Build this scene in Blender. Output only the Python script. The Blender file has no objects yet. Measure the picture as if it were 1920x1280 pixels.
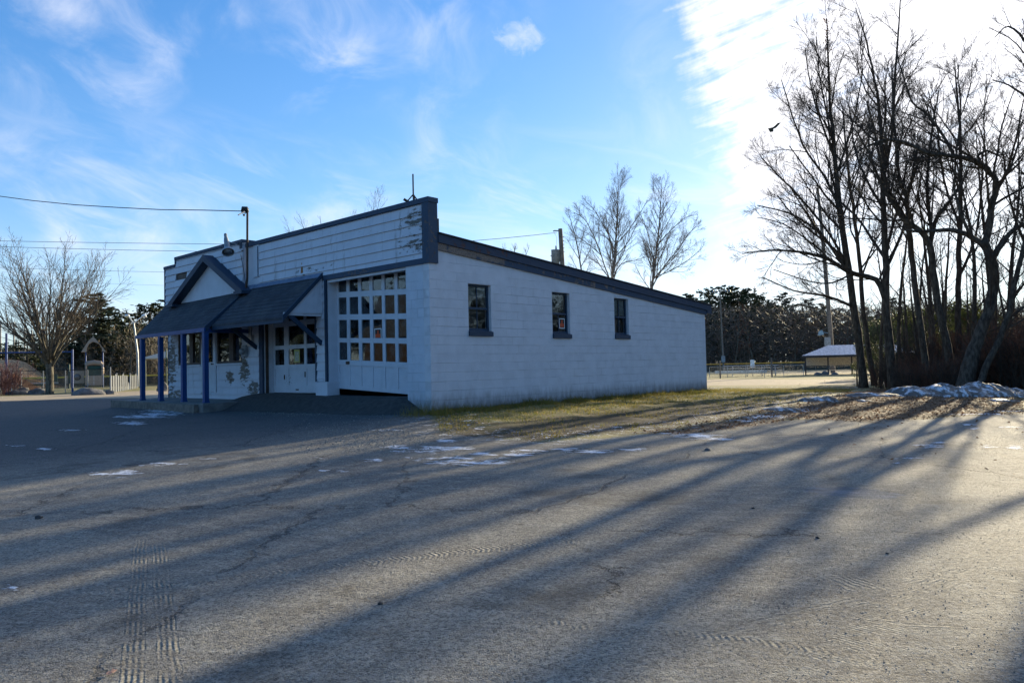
import bpy, math, random
import numpy as np
from math import sin, cos, pi, radians, sqrt, exp
from mathutils import Vector, Matrix, noise as mnoise
random.seed(7)
SC = bpy.context.scene
COL = SC.collection

# ------------------------------------------------------------------ camera
F = 1388.0
YAW, PITCH, ROLL = radians(42.30), radians(1.979), radians(-1.313)
CAMP = Vector((-10.667, -12.096, 0.693))
fw = Vector((cos(YAW)*cos(PITCH), sin(YAW)*cos(PITCH), sin(PITCH)))
rt = fw.cross(Vector((0, 0, 1))).normalized()
up = rt.cross(fw)
rt, up = rt*cos(ROLL)+up*sin(ROLL), up*cos(ROLL)-rt*sin(ROLL)
cam = bpy.data.cameras.new('camera')
cam.sensor_width = 36.0
cam.lens = F/1920*36.0
cam.clip_start = 0.05
cam.clip_end = 6000
co = bpy.data.objects.new('camera', cam)
COL.objects.link(co)
co.matrix_world = Matrix(((rt.x, up.x, -fw.x, CAMP.x), (rt.y, up.y, -fw.y, CAMP.y), (rt.z, up.z, -fw.z, CAMP.z), (0, 0, 0, 1)))
SC.camera = co

# ------------------------------------------------------------------ sun, sky, exposure
SUN_H, SUN_E = radians(3.5), radians(13.0)
sdir = Vector((cos(SUN_E)*cos(SUN_H), cos(SUN_E)*sin(SUN_H), sin(SUN_E)))
sl = bpy.data.lights.new('sun', 'SUN')
sl.energy = 5.0
sl.angle = radians(0.45)
sl.color = (1.0, 0.85, 0.58)
so = bpy.data.objects.new('sun', sl)
COL.objects.link(so)
so.rotation_euler = sdir.to_track_quat('Z', 'Y').to_euler()
SC.view_settings.view_transform = 'Standard'
SC.view_settings.look = 'None'
SC.view_settings.exposure = 1.28
SC.view_settings.gamma = 1.0

# ------------------------------------------------------------------ node helpers
class NT:
    def __init__(s, tree):
        s.t = tree
        s.t.nodes.clear()
    def n(s, typ, ins=None, out=0, **props):
        nd = s.t.nodes.new(typ)
        for k, v in props.items():
            setattr(nd, k, v)
        for k, v in (ins or {}).items():
            s.put(nd.inputs[k], v)
        return nd.outputs[out] if len(nd.outputs) else None
    def put(s, sock, v):
        if isinstance(v, bpy.types.NodeSocket):
            s.t.links.new(v, sock)
        else:
            if sock.type == 'RGBA' and hasattr(v, '__len__') and len(v) == 3:
                v = (*v, 1)
            sock.default_value = v
    def m(s, op, a, b=0.0, c=0.0, clamp=False):
        nd = s.t.nodes.new('ShaderNodeMath')
        nd.operation = op
        nd.use_clamp = clamp
        s.put(nd.inputs[0], a); s.put(nd.inputs[1], b); s.put(nd.inputs[2], c)
        return nd.outputs[0]
    def vm(s, op, a, b=(0, 0, 0), out=0):
        nd = s.t.nodes.new('ShaderNodeVectorMath')
        nd.operation = op
        s.put(nd.inputs[0], a); s.put(nd.inputs[1], b)
        return nd.outputs[out] if len(nd.outputs) else None
    def mix(s, f, a, b):
        nd = s.t.nodes.new('ShaderNodeMix')
        nd.data_type = 'RGBA'
        s.put(nd.inputs[0], f); s.put(nd.inputs[6], a); s.put(nd.inputs[7], b)
        return nd.outputs[2]
    def step(s, v, lo, hi, a=0.0, b=1.0):
        nd = s.t.nodes.new('ShaderNodeMapRange')
        nd.interpolation_type = 'SMOOTHSTEP'
        s.put(nd.inputs[0], v)
        s.put(nd.inputs[1], lo); s.put(nd.inputs[2], hi); s.put(nd.inputs[3], a); s.put(nd.inputs[4], b)
        return nd.outputs[0]
    def noise(s, vec, scale, detail=4.0, rough=0.55, dist=0.0):
        return s.n('ShaderNodeTexNoise', {'Vector': vec, 'Scale': scale, 'Detail': detail, 'Roughness': rough, 'Distortion': dist})
    def sep(s, v):
        nd = s.t.nodes.new('ShaderNodeSeparateXYZ')
        s.put(nd.inputs[0], v)
        return nd.outputs
    def comb(s, x, y, z=0.0):
        nd = s.t.nodes.new('ShaderNodeCombineXYZ')
        s.put(nd.inputs[0], x); s.put(nd.inputs[1], y); s.put(nd.inputs[2], z)
        return nd.outputs[0]
    def obj(s):
        return s.n('ShaderNodeTexCoord', out=3)
    def bump(s, h, strength=0.5, dist=0.02, normal=None):
        ins = {'Height': h, 'Strength': strength, 'Distance': dist}
        if normal is not None:
            ins['Normal'] = normal
        return s.n('ShaderNodeBump', ins)

def mat(name):
    m = bpy.data.materials.new(name)
    m.use_nodes = True
    return m, NT(m.node_tree)
def surf(k, col, rough=0.8, normal=None, spec=0.3, metal=0.0, **extra):
    ins = {'Base Color': col, 'Roughness': rough, 'Metallic': metal, 'Specular IOR Level': spec}
    if normal is not None:
        ins['Normal'] = normal
    ins.update(extra)
    b = k.n('ShaderNodeBsdfPrincipled', ins)
    k.n('ShaderNodeOutputMaterial', {'Surface': b})
    return b

# ------------------------------------------------------------------ world: physical sky plus high cloud
W = bpy.data.worlds.new('World')
SC.world = W
W.use_nodes = True
k = NT(W.node_tree)
sky = k.n('ShaderNodeTexSky', sky_type='NISHITA', sun_disc=False, sun_elevation=SUN_E, sun_rotation=pi/2-SUN_H,
          altitude=150.0, air_density=1.0, dust_density=0.35, ozone_density=2.2)
hs = k.n('ShaderNodeHueSaturation', {'Saturation': 1.30, 'Value': 0.90, 'Color': sky})
hs = k.vm('MULTIPLY', hs, (1.58, 1.50, 1.90))
hs = k.vm('DIVIDE', hs, k.vm('ADD', k.vm('MULTIPLY', hs, (0.085, 0.060, 0.055)), (1, 1, 1)))
d = k.n('ShaderNodeTexCoord', out=0)
sx = k.sep(d)
az = k.m('MULTIPLY', k.m('ARCTAN2', sx[1], sx[0]), 180/pi)
el = k.m('MULTIPLY', k.m('ARCSINE', sx[2]), 180/pi)
ae = k.comb(az, el)
# warped coordinates, in degrees
wob = k.noise(ae, 0.16, 3, 0.5)
wobc = k.m('MULTIPLY', k.m('SUBTRACT', wob, 0.5), 9.0)
# ripples of the big cloud bank (rows tilted up to the right)
rv = k.comb(k.m('ADD', k.m('MULTIPLY', az, 0.16), k.m('MULTIPLY', el, 0.10)),
            k.m('ADD', k.m('MULTIPLY', el, 1.25), k.m('MULTIPLY', az, 0.30)))
rip = k.noise(rv, 0.9, 5, 0.6, 0.35)
puff = k.noise(ae, 0.42, 6, 0.6)
# left edge of the bank: azimuth ~28 deg at el 25, ~25 at el 14, ~27 at el 6 ; bank lies at smaller azimuth
edge = k.m('SUBTRACT', k.m('ADD', 27.6, k.m('MULTIPLY', k.m('COSINE', k.m('MULTIPLY', k.m('SUBTRACT', el, 24.0), 0.26)), 1.2)), az)
edge = k.m('ADD', edge, k.m('MULTIPLY', wobc, 0.28))
fan = k.m('ADD', k.m('MULTIPLY', k.m('SUBTRACT', rip, 0.5), 4.5), k.m('MULTIPLY', k.m('SUBTRACT', puff, 0.5), 5.0))
bank = k.step(k.m('ADD', edge, fan), -0.8, 3.0)
bank = k.m('MULTIPLY', bank, k.step(k.m('ADD', rip, k.m('MULTIPLY', puff, 0.5)), 0.50, 0.80, 0.22, 1.0))
bank = k.m('MULTIPLY', bank, k.step(k.m('ADD', el, wobc), 4.0, 15.0, 0.45, 1.0))
# solid bright core round and above the sun
core = k.m('ADD', k.m('POWER', k.m('DIVIDE', k.m('SUBTRACT', az, 12.0), 7.0), 2.0), k.m('POWER', k.m('DIVIDE', k.m('SUBTRACT', el, 24.5), 6.5), 2.0))
core = k.step(k.m('ADD', core, k.m('MULTIPLY', k.m('SUBTRACT', puff, 0.5), 1.6)), 1.5, 0.25)
bank = k.m('MAXIMUM', bank, core)
bank = k.m('MULTIPLY', bank, k.step(az, -42.0, -22.0))
# thin wisps on the left
wv = k.comb(k.m('ADD', k.m('MULTIPLY', az, 0.34), k.m('MULTIPLY', el, 0.16)), k.m('SUBTRACT', k.m('MULTIPLY', el, 0.42), k.m('MULTIPLY', az, 0.13)))
wis = k.noise(wv, 0.42, 7, 0.60, 0.6)
wis2 = k.noise(ae, 0.075, 2, 0.5)
wis = k.m('MULTIPLY', k.step(wis, 0.40, 0.95), k.step(wis2, 0.36, 0.66))
wis = k.m('MULTIPLY', wis, k.step(az, 36.0, 56.0, 0.30, 0.95))
wis = k.m('MULTIPLY', wis, k.step(el, 4.0, 10.0))
# one small separate puff high in the middle
pf = k.m('ADD', k.m('POWER', k.m('DIVIDE', k.m('SUBTRACT', az, 41.2), 1.9), 2.0), k.m('POWER', k.m('DIVIDE', k.m('SUBTRACT', el, 24.2), 1.2), 2.0))
pfn = k.noise(wv, 1.9, 6, 0.65, 0.6)
pf = k.m('MULTIPLY', k.step(k.m('ADD', pf, k.m('MULTIPLY', k.m('SUBTRACT', pfn, 0.5), 3.6)), 1.5, -0.8), 0.45)
band = k.m('MULTIPLY', k.step(k.noise(k.comb(k.m('MULTIPLY', az, 0.10), k.m('SUBTRACT', k.m('MULTIPLY', el, 0.36), k.m('MULTIPLY', az, 0.09))), 0.8, 5, 0.6, 0.5), 0.46, 0.75), 0.42)
band = k.m('MULTIPLY', band, k.step(el, 20.0, 12.0))
front = k.m('MULTIPLY', k.step(az, -40.0, -10.0), k.step(az, 105.0, 80.0))
wis = k.m('MULTIPLY', wis, front); band = k.m('MULTIPLY', band, front)
cl = k.m('MAXIMUM', k.m('MAXIMUM', bank, wis), k.m('MAXIMUM', pf, band))
# forward-scattered light: clouds close to the sun are brighter
sd = k.vm('DOT_PRODUCT', d, tuple(sdir), out=1)
glow = k.m('POWER', k.m('MAXIMUM', sd, 0.0), 22.0)
cb = k.m('ADD', 5.6, k.m('MULTIPLY', glow, 3.0))
ccol = k.vm('MULTIPLY', k.comb(1.0, 1.0, 1.06), k.comb(cb, cb, cb))
hz_ = k.m('MULTIPLY', k.step(el, 11.0, -1.5), k.step(az, 95.0, -10.0, 0.38, 0.62))
hz_ = k.m('MULTIPLY', hz_, k.step(az, -80.0, -20.0, 0.3, 1.0))
hs = k.mix(hz_, hs, (3.5, 4.7, 6.0, 1))
allsky = k.mix(cl, hs, ccol)
bg = k.n('ShaderNodeBackground', {'Color': allsky, 'Strength': 0.085})
k.n('ShaderNodeOutputWorld', {'Surface': bg})

# ------------------------------------------------------------------ mesh + object helpers
class MB:
    def __init__(s):
        s.v = []; s.f = []; s.mi = []
    def q(s, *pts, mi=0):
        b = len(s.v); s.v += [tuple(p) for p in pts]; s.f.append(tuple(range(b, b+len(pts)))); s.mi.append(mi)
    def box(s, x0, x1, y0, y1, z0, z1, mi=0):
        s.hexa([(x0, y0, z0), (x1, y0, z0), (x1, y1, z0), (x0, y1, z0), (x0, y0, z1), (x1, y0, z1), (x1, y1, z1), (x0, y1, z1)], mi)
        return s
    def hexa(s, c, mi=0):
        b = len(s.v); s.v += [tuple(p) for p in c]
        for f in ((0, 3, 2, 1), (4, 5, 6, 7), (0, 1, 5, 4), (1, 2, 6, 5), (2, 3, 7, 6), (3, 0, 4, 7)):
            s.f.append(tuple(b+i for i in f)); s.mi.append(mi)
        return s
    def beam(s, p, q, w, h=None, upv=(0, 0, 1), mi=0):
        h = h or w
        p = Vector(p); q = Vector(q); dd = (q-p).normalized()
        a = dd.cross(Vector(upv))
        if a.length < 1e-4: a = dd.cross(Vector((1, 0, 0)))
        a.normalize(); b = a.cross(dd)
        a = a*w/2; b = b*h/2
        s.hexa([p-a-b, p+a-b, p+a+b, p-a+b, q-a-b, q+a-b, q+a+b, q-a+b], mi)
        return s
    def tube(s, pts, rad, sides=6, cap=True, mi=0):
        n = len(pts)
        P = [Vector(p) for p in pts]
        R = rad if hasattr(rad, '__len__') else [rad]*n
        b = len(s.v)
        a = None
        for i in range(n):
            t = (P[min(i+1, n-1)]-P[max(i-1, 0)])
            if t.length < 1e-9: t = Vector((0, 0, 1))
            t.normalize()
            if a is None:
                a = t.cross(Vector((0.31, 0.17, 0.93)))
                if a.length < 1e-3: a = t.cross(Vector((1, 0, 0)))
            a = (a-t*a.dot(t))
            if a.length < 1e-6: a = t.orthogonal()
            a.normalize(); c = t.cross(a)
            for j in range(sides):
                th = 2*pi*j/sides
                s.v.append(tuple(P[i]+(a*cos(th)+c*sin(th))*R[i]))
        for i in range(n-1):
            for j in range(sides):
                j2 = (j+1) % sides
                s.f.append((b+i*sides+j, b+i*sides+j2, b+(i+1)*sides+j2, b+(i+1)*sides+j)); s.mi.append(mi)
        if cap:
            s.f.append(tuple(b+j for j in reversed(range(sides)))); s.mi.append(mi)
            s.f.append(tuple(b+(n-1)*sides+j for j in range(sides))); s.mi.append(mi)
        return s
    def build(s, name, m, parent=None, smooth=False, loc=None):
        me = bpy.data.meshes.new(name)
        me.from_pydata(s.v, [], s.f)
        for mm in (m if isinstance(m, (list, tuple)) else [m]):
            me.materials.append(mm)
        if isinstance(m, (list, tuple)):
            me.polygons.foreach_set('material_index', s.mi)
        if smooth:
            me.polygons.foreach_set('use_smooth', [True]*len(me.polygons))
        me.update()
        o = bpy.data.objects.new(name, me)
        COL.objects.link(o)
        if parent: o.parent = parent
        if loc: o.location = loc
        return o

def tag(o, label=None, cat=None, group=None, kind=None):
    if label: o['label'] = label
    if cat: o['category'] = cat
    if group: o['group'] = group
    if kind: o['kind'] = kind
    return o
def thing(name, label, cat, loc=(0, 0, 0), rz=0.0, group=None):
    o = bpy.data.objects.new(name, None)
    o.empty_display_size = 0.3
    COL.objects.link(o)
    o.location = loc; o.rotation_euler = (0, 0, rz)
    return tag(o, label, cat, group)
def dup(root, loc, rz=0.0, scale=None, label=None, group=None):
    r = root.copy(); COL.objects.link(r)
    r.location = loc; r.rotation_euler = (0, 0, rz)
    if scale is not None: r.scale = (scale,)*3 if not hasattr(scale, '__len__') else scale
    if label: r['label'] = label
    if group: r['group'] = group
    for ch in list(root.children):
        c = ch.copy(); COL.objects.link(c); c.parent = r
        for g in ch.children:
            e = g.copy(); COL.objects.link(e); e.parent = c
    return r
def sstep(x, a, b):
    t = max(0.0, min(1.0, (x-a)/(b-a))); return t*t*(3-2*t)

# ------------------------------------------------------------------ terrain height and pixel rays that land on it
def tz(x, y):
    dx = max(-x, 0, x-12.4); dy = max(-y, 0, y-13.3)
    dr = sqrt(dx*dx+dy*dy)
    A = 1-sstep(dr, 1.0, 15.5)
    B = sstep(y-8-0.6*max(x, -6), 0, 10)
    A = max(A, B)
    z = -0.86+0.44*A
    # bank of earth against the side and front walls
    z += 0.15*exp(-(dr/2.2)**2)
    z += 0.035*mnoise.noise(Vector((x*0.13, y*0.13, 0)))+0.012*mnoise.noise(Vector((x*0.6, y*0.6, 3)))
    if dr > 40:
        z += 0.25*sstep(dr, 40, 300)*mnoise.noise(Vector((x*0.01, y*0.01, 7)))
    return z
def ray(px, py):
    return fw+rt*((px-960)/F)-up*((py-640)/F)
def gp(px, py):
    r = ray(px, py); D = 60.0
    if r.z >= -1e-5: return None
    D = (-0.86-CAMP.z)/r.z
    for _ in range(25):
        p = CAMP+r*D
        D = D+0.7*((tz(p.x, p.y)-CAMP.z)/r.z-D)
    p = CAMP+r*D
    return Vector((p.x, p.y, tz(p.x, p.y)))
def at(px, py, D):
    return CAMP+ray(px, py)*D
def onground(px, D):
    p = CAMP+ray(px, 690)*D
    return Vector((p.x, p.y, tz(p.x, p.y)))

# ------------------------------------------------------------------ materials
def paint(name, base, under, amount=0.0, regions=(), fine=9.0, var=0.10, rough=0.62, grime=(0.10, 0.085, 0.06), streak=0.0, brick=None, edge_dirt=None, aniso=None):
    """weathered paint. regions = [(centre, radii, strength)] where it has come off"""
    m, k = mat(name)
    P = k.obj()
    n1 = k.noise(k.vm('MULTIPLY', P, aniso) if aniso else P, fine, 6, 0.65)
    n2 = k.noise(P, fine*0.22, 4, 0.6)
    n3 = k.noise(P, 55.0, 3, 0.6)
    col = k.mix(k.step(n2, 0.3, 0.75), base, tuple(c*(1-var) for c in base))
    if streak:
        sp = k.vm('MULTIPLY', P, (7.0, 7.0, 0.7))
        st = k.noise(sp, 1.0, 5, 0.6)
        col = k.mix(k.m('MULTIPLY', k.step(st, 0.55, 0.8), streak), col, grime)
    reg = amount
    for (c, r, s) in regions:
        dd = k.vm('LENGTH', k.vm('DIVIDE', k.vm('SUBTRACT', P, c), r), out=1)
        reg = k.m('MAXIMUM', reg, k.m('MULTIPLY', k.step(dd, 1.0, 0.2), s))
    mm = k.m('ADD', k.m('MULTIPLY', n1, 0.75), k.m('MULTIPLY', n3, 0.25))
    mask = k.step(k.m('ADD', mm, reg), 0.71, 0.77)
    ucol = k.mix(k.step(n3, 0.4, 0.6), under, tuple(c*0.45 for c in under))
    col = k.mix(mask, col, ucol)
    h = k.m('SUBTRACT', k.m('MULTIPLY', n3, 0.10), k.m('MULTIPLY', mask, 0.25))
    if brick:
        a, b = brick
        s = k.sep(P)
        vec = k.comb(k.m('ADD', s[a], 0.0), k.m('ADD', s[b], 0.0))
        bt = k.t.nodes.new('ShaderNodeTexBrick')
        bt.offset = 0.5; bt.squash = 1.0
        jit = k.vm('ADD', vec, k.vm('SCALE', k.vm('SUBTRACT', k.n('ShaderNodeTexNoise', {'Vector': P, 'Scale': 9.0, 'Detail': 2.0}, out=1), (0.5, 0.5, 0.5))))
        k.t.links.new(vec, bt.inputs['Vector'])
        bt.inputs['Scale'].default_value = 1.0
        bt.inputs['Brick Width'].default_value = 0.4064
        bt.inputs['Row Height'].default_value = 0.2032
        bt.inputs['Mortar Size'].default_value = 0.0045
        bt.inputs['Mortar Smooth'].default_value = 0.6
        bt.inputs['Color1'].default_value = (1, 1, 1, 1); bt.inputs['Color2'].default_value = (0, 0, 0, 1); bt.inputs['Mortar'].default_value = (0.5, 0.5, 0.5, 1)
        bc = k.sep(bt.outputs['Color'])[0]
        mortar = k.m('MULTIPLY', bt.outputs['Fac'], k.step(k.noise(P, 1.6, 4, 0.6), 0.36, 0.62, 0.12, 1.0))
        col = k.mix(k.m('ADD', k.m('MULTIPLY', k.m('SUBTRACT', bc, 0.5), 0.22), k.m('MULTIPLY', k.m('SUBTRACT', n2, 0.42), 0.9), clamp=True), col, tuple(c*0.8 for c in base))
        mtone = k.mix(k.step(k.noise(P, 0.9, 3, 0.6), 0.44, 0.56), tuple(c*0.42 for c in base), (0.80, 0.83, 0.86))  # joints vary from dark to pale; the pale ones paint in highlights
        col = k.mix(k.m('MULTIPLY', mortar, 0.42), col, mtone)
        glint_specks = k.m('MULTIPLY', k.step(k.noise(P, 42.0, 3, 0.6), 0.66, 0.70), k.step(k.noise(P, 2.2, 4, 0.65), 0.48, 0.62))  # sun glints put into the colour as small pale specks
        col = k.mix(k.m('MULTIPLY', glint_specks, 0.75), col, (0.88, 0.90, 0.92))
        specks = k.step(k.noise(P, 34.0, 2, 0.5), 0.735, 0.76)
        col = k.mix(k.m('MULTIPLY', specks, 0.8), col, (0.12, 0.11, 0.10))
        h = k.m('ADD', k.m('SUBTRACT', h, k.m('MULTIPLY', mortar, 0.85)), k.m('ADD', k.m('MULTIPLY', bc, 0.16), k.m('MULTIPLY', n1, 0.3)))
        # grime splashed up from the soil
        zz = k.m('ADD', s[2], k.m('MULTIPLY', k.m('SUBTRACT', k.noise(k.vm('MULTIPLY', P, (1, 1, 0.35)), 6.0, 5, 0.7), 0.5), 0.55))
        col = k.mix(k.step(zz, 0.22, -0.28, 0.0, 0.85), col, (0.075, 0.07, 0.055))
    if edge_dirt:
        zz = k.m('ADD', k.sep(P)[2], k.m('MULTIPLY', k.m('SUBTRACT', k.noise(P, 5.0, 5, 0.7), 0.5), 0.5))
        col = k.mix(k.step(zz, edge_dirt+0.15, edge_dirt-0.1, 0.0, 0.7), col, (0.09, 0.08, 0.06))
    surf(k, col, rough, k.bump(h, 1.0, 0.010 if brick else 0.012), 0.35)
    return m

def plain(name, col, rough=0.7, metal=0.0, spec=0.35, var=0.25, scale=6.0, bump=0.2, dist=0.01, detail=5):
    m, k = mat(name)
    P = k.obj()
    n = k.noise(P, scale, detail, 0.6)
    n2 = k.noise(P, scale*7, 3, 0.6)
    c = k.mix(k.step(n, 0.3, 0.7), tuple(x*(1-var) for x in col), tuple(min(1, x*(1+var)) for x in col))
    surf(k, c, rough, k.bump(k.m('ADD', n, k.m('MULTIPLY', n2, 0.4)), bump, dist), spec, metal)
    return m

GREYWOOD = (0.21, 0.18, 0.15)
M = {}
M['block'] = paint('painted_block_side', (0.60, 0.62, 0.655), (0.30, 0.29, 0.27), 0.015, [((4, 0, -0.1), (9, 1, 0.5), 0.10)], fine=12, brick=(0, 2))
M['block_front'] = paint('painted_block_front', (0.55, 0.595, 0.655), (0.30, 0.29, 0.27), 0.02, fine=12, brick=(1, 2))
M['siding'] = paint('painted_siding', (0.56, 0.59, 0.64), (0.17, 0.15, 0.12), 0.05,
    [((0, 0.3, 4.0), (1, 1.25, 0.5), 0.24), ((0, 0.4, 3.45), (1, 1.3, 0.5), 0.23), ((0, 4.5, 3.3), (1, 2.5, 0.25), 0.17), ((0, 2.5, 3.9), (1, 2.4, 0.6), 0.09), ((0, 9.0, 4.0), (1, 1.3, 0.7), 0.12), ((0, 8.1, 0.8), (1, 0.6, 0.9), 0.30), ((0, 7.6, 0.25), (1, 0.8, 0.45), 0.28),
     ((0, 13.0, 1.1), (1, 0.85, 1.8), 0.28), ((0, 12.9, 0.0), (1, 1.6, 0.5), 0.28), ((0, 9.0, 0.6), (1, 0.5, 0.4), 0.3), ((0, 7.9, 4.3), (1, 0.5, 0.4), 0.16), ((0, 10.9, 4.4), (1, 0.8, 0.3), 0.14)],
    fine=7.5, streak=0.6, aniso=(1, .5, 1.5))
M['rust'] = plain('rust_stain', (0.30, 0.14, 0.05), 0.9)
M['white'] = paint('white_trim_paint', (0.56, 0.60, 0.65), GREYWOOD, 0.03, fine=16, streak=0.28)
M['door'] = paint('white_door_paint', (0.54, 0.58, 0.63), (0.20, 0.17, 0.14), 0.055, [((0.3, 6.3, 0.5), (1, 0.5, 0.4), 0.16)], fine=18, streak=0.15)
M['blue'] = paint('faded_blue_trim', (0.038, 0.066, 0.108), (0.16, 0.135, 0.12), 0.07, [((0, 0.0, 3.6), (1, 0.5, 1.2), 0.17), ((0, 2.6, 3.06), (1, 1.4, 0.2), 0.22), ((0, 7.4, 4.4), (1, 0.8, 0.3), 0.1)], fine=13, rough=0.7, streak=0.3)
M['fascia'] = paint('peeling_fascia', (0.036, 0.062, 0.102), (0.26, 0.20, 0.16), 0.05, [((1.6, 0, 3.45), (3.4, 1, 0.6), 0.34), ((6, 0, 3.1), (4.5, 1, 0.8), 0.20)], fine=5, rough=0.75, streak=0.45)
M['fascia_top'] = paint('roof_edge_blue', (0.030, 0.050, 0.085), (0.13, 0.06, 0.045), 0.07, [((1.6, 0, 3.6), (2.4, 1, 0.7), 0.20)], fine=3, rough=0.7)
M['dkblue'] = paint('dark_blue_paint', (0.018, 0.043, 0.078), (0.10, 0.09, 0.09), 0.02, fine=12, rough=0.6)
M['post'] = paint('bright_blue_paint', (0.006, 0.060, 0.21), (0.10, 0.10, 0.14), 0.01, fine=12, rough=0.5, var=0.2)
M['brown'] = plain('dark_window_frame', (0.045, 0.035, 0.032), 0.6)
M['inner'] = plain('interior_walls', (0.10, 0.085, 0.075), 0.9)
M['concrete'] = plain('old_concrete', (0.17, 0.165, 0.155), 0.9, scale=4, bump=0.5)
M['apron'] = plain('dark_asphalt_patch', (0.055, 0.052, 0.048), 0.9, scale=9, bump=0.7, dist=0.02)
M['metal'] = plain('galvanised_metal', (0.33, 0.35, 0.37), 0.45, 0.7)
M['greybox'] = plain('grey_enamel', (0.22, 0.25, 0.27), 0.5)
M['black'] = plain('black_rubber', (0.015, 0.015, 0.017), 0.6)
M['rustmetal'] = plain('rusty_iron', (0.07, 0.045, 0.03), 0.8)
M['card'] = plain('beige_board', (0.42, 0.33, 0.24), 0.9, var=0.12, scale=2)
M['wood'] = plain('weathered_pole', (0.17, 0.145, 0.12), 0.9, var=0.3)
M['rock'] = plain('boulder', (0.14, 0.135, 0.13), 0.9, var=0.35, scale=3, bump=0.8, dist=0.05)

m, k = mat('window_glass')
P = k.obj()
dirt_ = k.m('MULTIPLY', k.step(k.noise(P, 3.0, 5, 0.7), 0.42, 0.75), 0.16)
wv_ = k.bump(k.noise(P, 2.2, 2, 0.5), 0.12, 0.02)
gl = k.n('ShaderNodeBsdfGlossy', {'Color': (0.86, 0.92, 0.97), 'Roughness': 0.02, 'Normal': wv_})
tr = k.n('ShaderNodeBsdfTransparent', {'Color': (0.72, 0.76, 0.76)})
fr = k.n('ShaderNodeFresnel', {'IOR': 1.55, 'Normal': wv_})
mx = k.n('ShaderNodeMixShader', {0: k.m('ADD', k.m('MULTIPLY', fr, 1.0), 0.03, clamp=True), 1: tr, 2: gl})
df = k.n('ShaderNodeBsdfDiffuse', {'Color': (0.30, 0.29, 0.27, 1)})
mx = k.n('ShaderNodeMixShader', {0: dirt_, 1: mx, 2: df})
k.n('ShaderNodeOutputMaterial', {'Surface': mx})
M['glass'] = m

m, k = mat('asphalt_shingles')
P = k.obj(); s_ = k.sep(P)
bt = k.t.nodes.new('ShaderNodeTexBrick')
k.t.links.new(k.comb(s_[1], k.m('MULTIPLY', s_[2], 1.42)), bt.inputs['Vector'])
for kk, vv in (('Scale', 1.0), ('Brick Width', 0.31), ('Row Height', 0.14), ('Mortar Size', 0.006), ('Mortar Smooth', 0.3)):
    bt.inputs[kk].default_value = vv
bt.inputs['Color1'].default_value = (1, 1, 1, 1); bt.inputs['Color2'].default_value = (0, 0, 0, 1)
bc = k.sep(bt.outputs['Color'])[0]
n = k.noise(P, 120, 2); n2 = k.noise(P, 1.4, 4)
c = k.mix(bc, (0.040, 0.046, 0.056), (0.066, 0.074, 0.088))
c = k.mix(k.step(n2, 0.4, 0.75), c, (0.082, 0.088, 0.092))
c = k.mix(k.step(n, 0.35, 0.75, 0, 0.6), c, (0.018, 0.020, 0.024))
c = k.mix(bt.outputs['Fac'], c, (0.012, 0.013, 0.016))
surf(k, c, 0.85, k.bump(k.m('SUBTRACT', k.m('MULTIPLY', n, 0.3), bt.outputs['Fac']), 0.7, 0.01), 0.25)
M['shingle'] = m

def bark(name, c1, c2, scale=9.0):
    m, k = mat(name)
    P = k.obj()
    n = k.noise(k.vm('MULTIPLY', P, (1, 1, 0.35)), scale, 5, 0.65)
    surf(k, k.mix(k.step(n, 0.35, 0.68), c1, c2), 0.92, k.bump(n, 0.8, 0.03), 0.15)
    return m
M['bark'] = bark('dark_bark', (0.035, 0.028, 0.022), (0.10, 0.082, 0.065))
M['twig'] = bark('twigs', (0.040, 0.030, 0.024), (0.085, 0.066, 0.052), 3)
M['greybark'] = bark('grey_bark', (0.05, 0.045, 0.035), (0.16, 0.145, 0.11))
M['greytwig'] = bark('grey_twigs', (0.07, 0.057, 0.045), (0.14, 0.12, 0.095), 3)
M['birch'] = bark('pale_bark', (0.10, 0.09, 0.08), (0.24, 0.22, 0.20))
M['paletwig'] = bark('pale_twigs', (0.13, 0.115, 0.105), (0.22, 0.20, 0.185), 3)
M['redtwig'] = bark('reddish_stems', (0.10, 0.045, 0.030), (0.17, 0.085, 0.055), 3)

def leafmat(name, cols, rough=0.7, transl=0.25, scale=1.2):
    m, k = mat(name)
    P = k.obj()
    n = k.noise(P, scale, 3, 0.6); n2 = k.noise(P, scale*14, 2, 0.5)
    c = k.mix(k.step(n, 0.36, 0.64), cols[0], cols[1])
    c = k.mix(k.step(n2, 0.45, 0.7), c, cols[2])
    pb = k.n('ShaderNodeBsdfPrincipled', {'Base Color': c, 'Roughness': rough, 'Specular IOR Level': 0.3})
    tl = k.n('ShaderNodeBsdfTranslucent', {'Color': c})
    k.n('ShaderNodeOutputMaterial', {'Surface': k.n('ShaderNodeMixShader', {0: transl, 1: pb, 2: tl})})
    return m
M['needle'] = leafmat('pine_needles', [(0.026, 0.038, 0.018), (0.046, 0.060, 0.027), (0.060, 0.060, 0.034)], transl=0.05, rough=.95)
M['needle2'] = leafmat('yellowish_needles', [(0.040, 0.055, 0.018), (0.075, 0.090, 0.028), (0.11, 0.115, 0.04)], transl=0.3)
M['grassblade'] = leafmat('grass_blades', [(0.12, 0.135, 0.030), (0.22, 0.19, 0.042), (0.26, 0.18, 0.065)], transl=0.45, scale=0.8)
M['leaf'] = leafmat('dead_leaves', [(0.17, 0.085, 0.040), (0.25, 0.13, 0.06), (0.12, 0.07, 0.04)], transl=0.25, scale=2)

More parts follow.
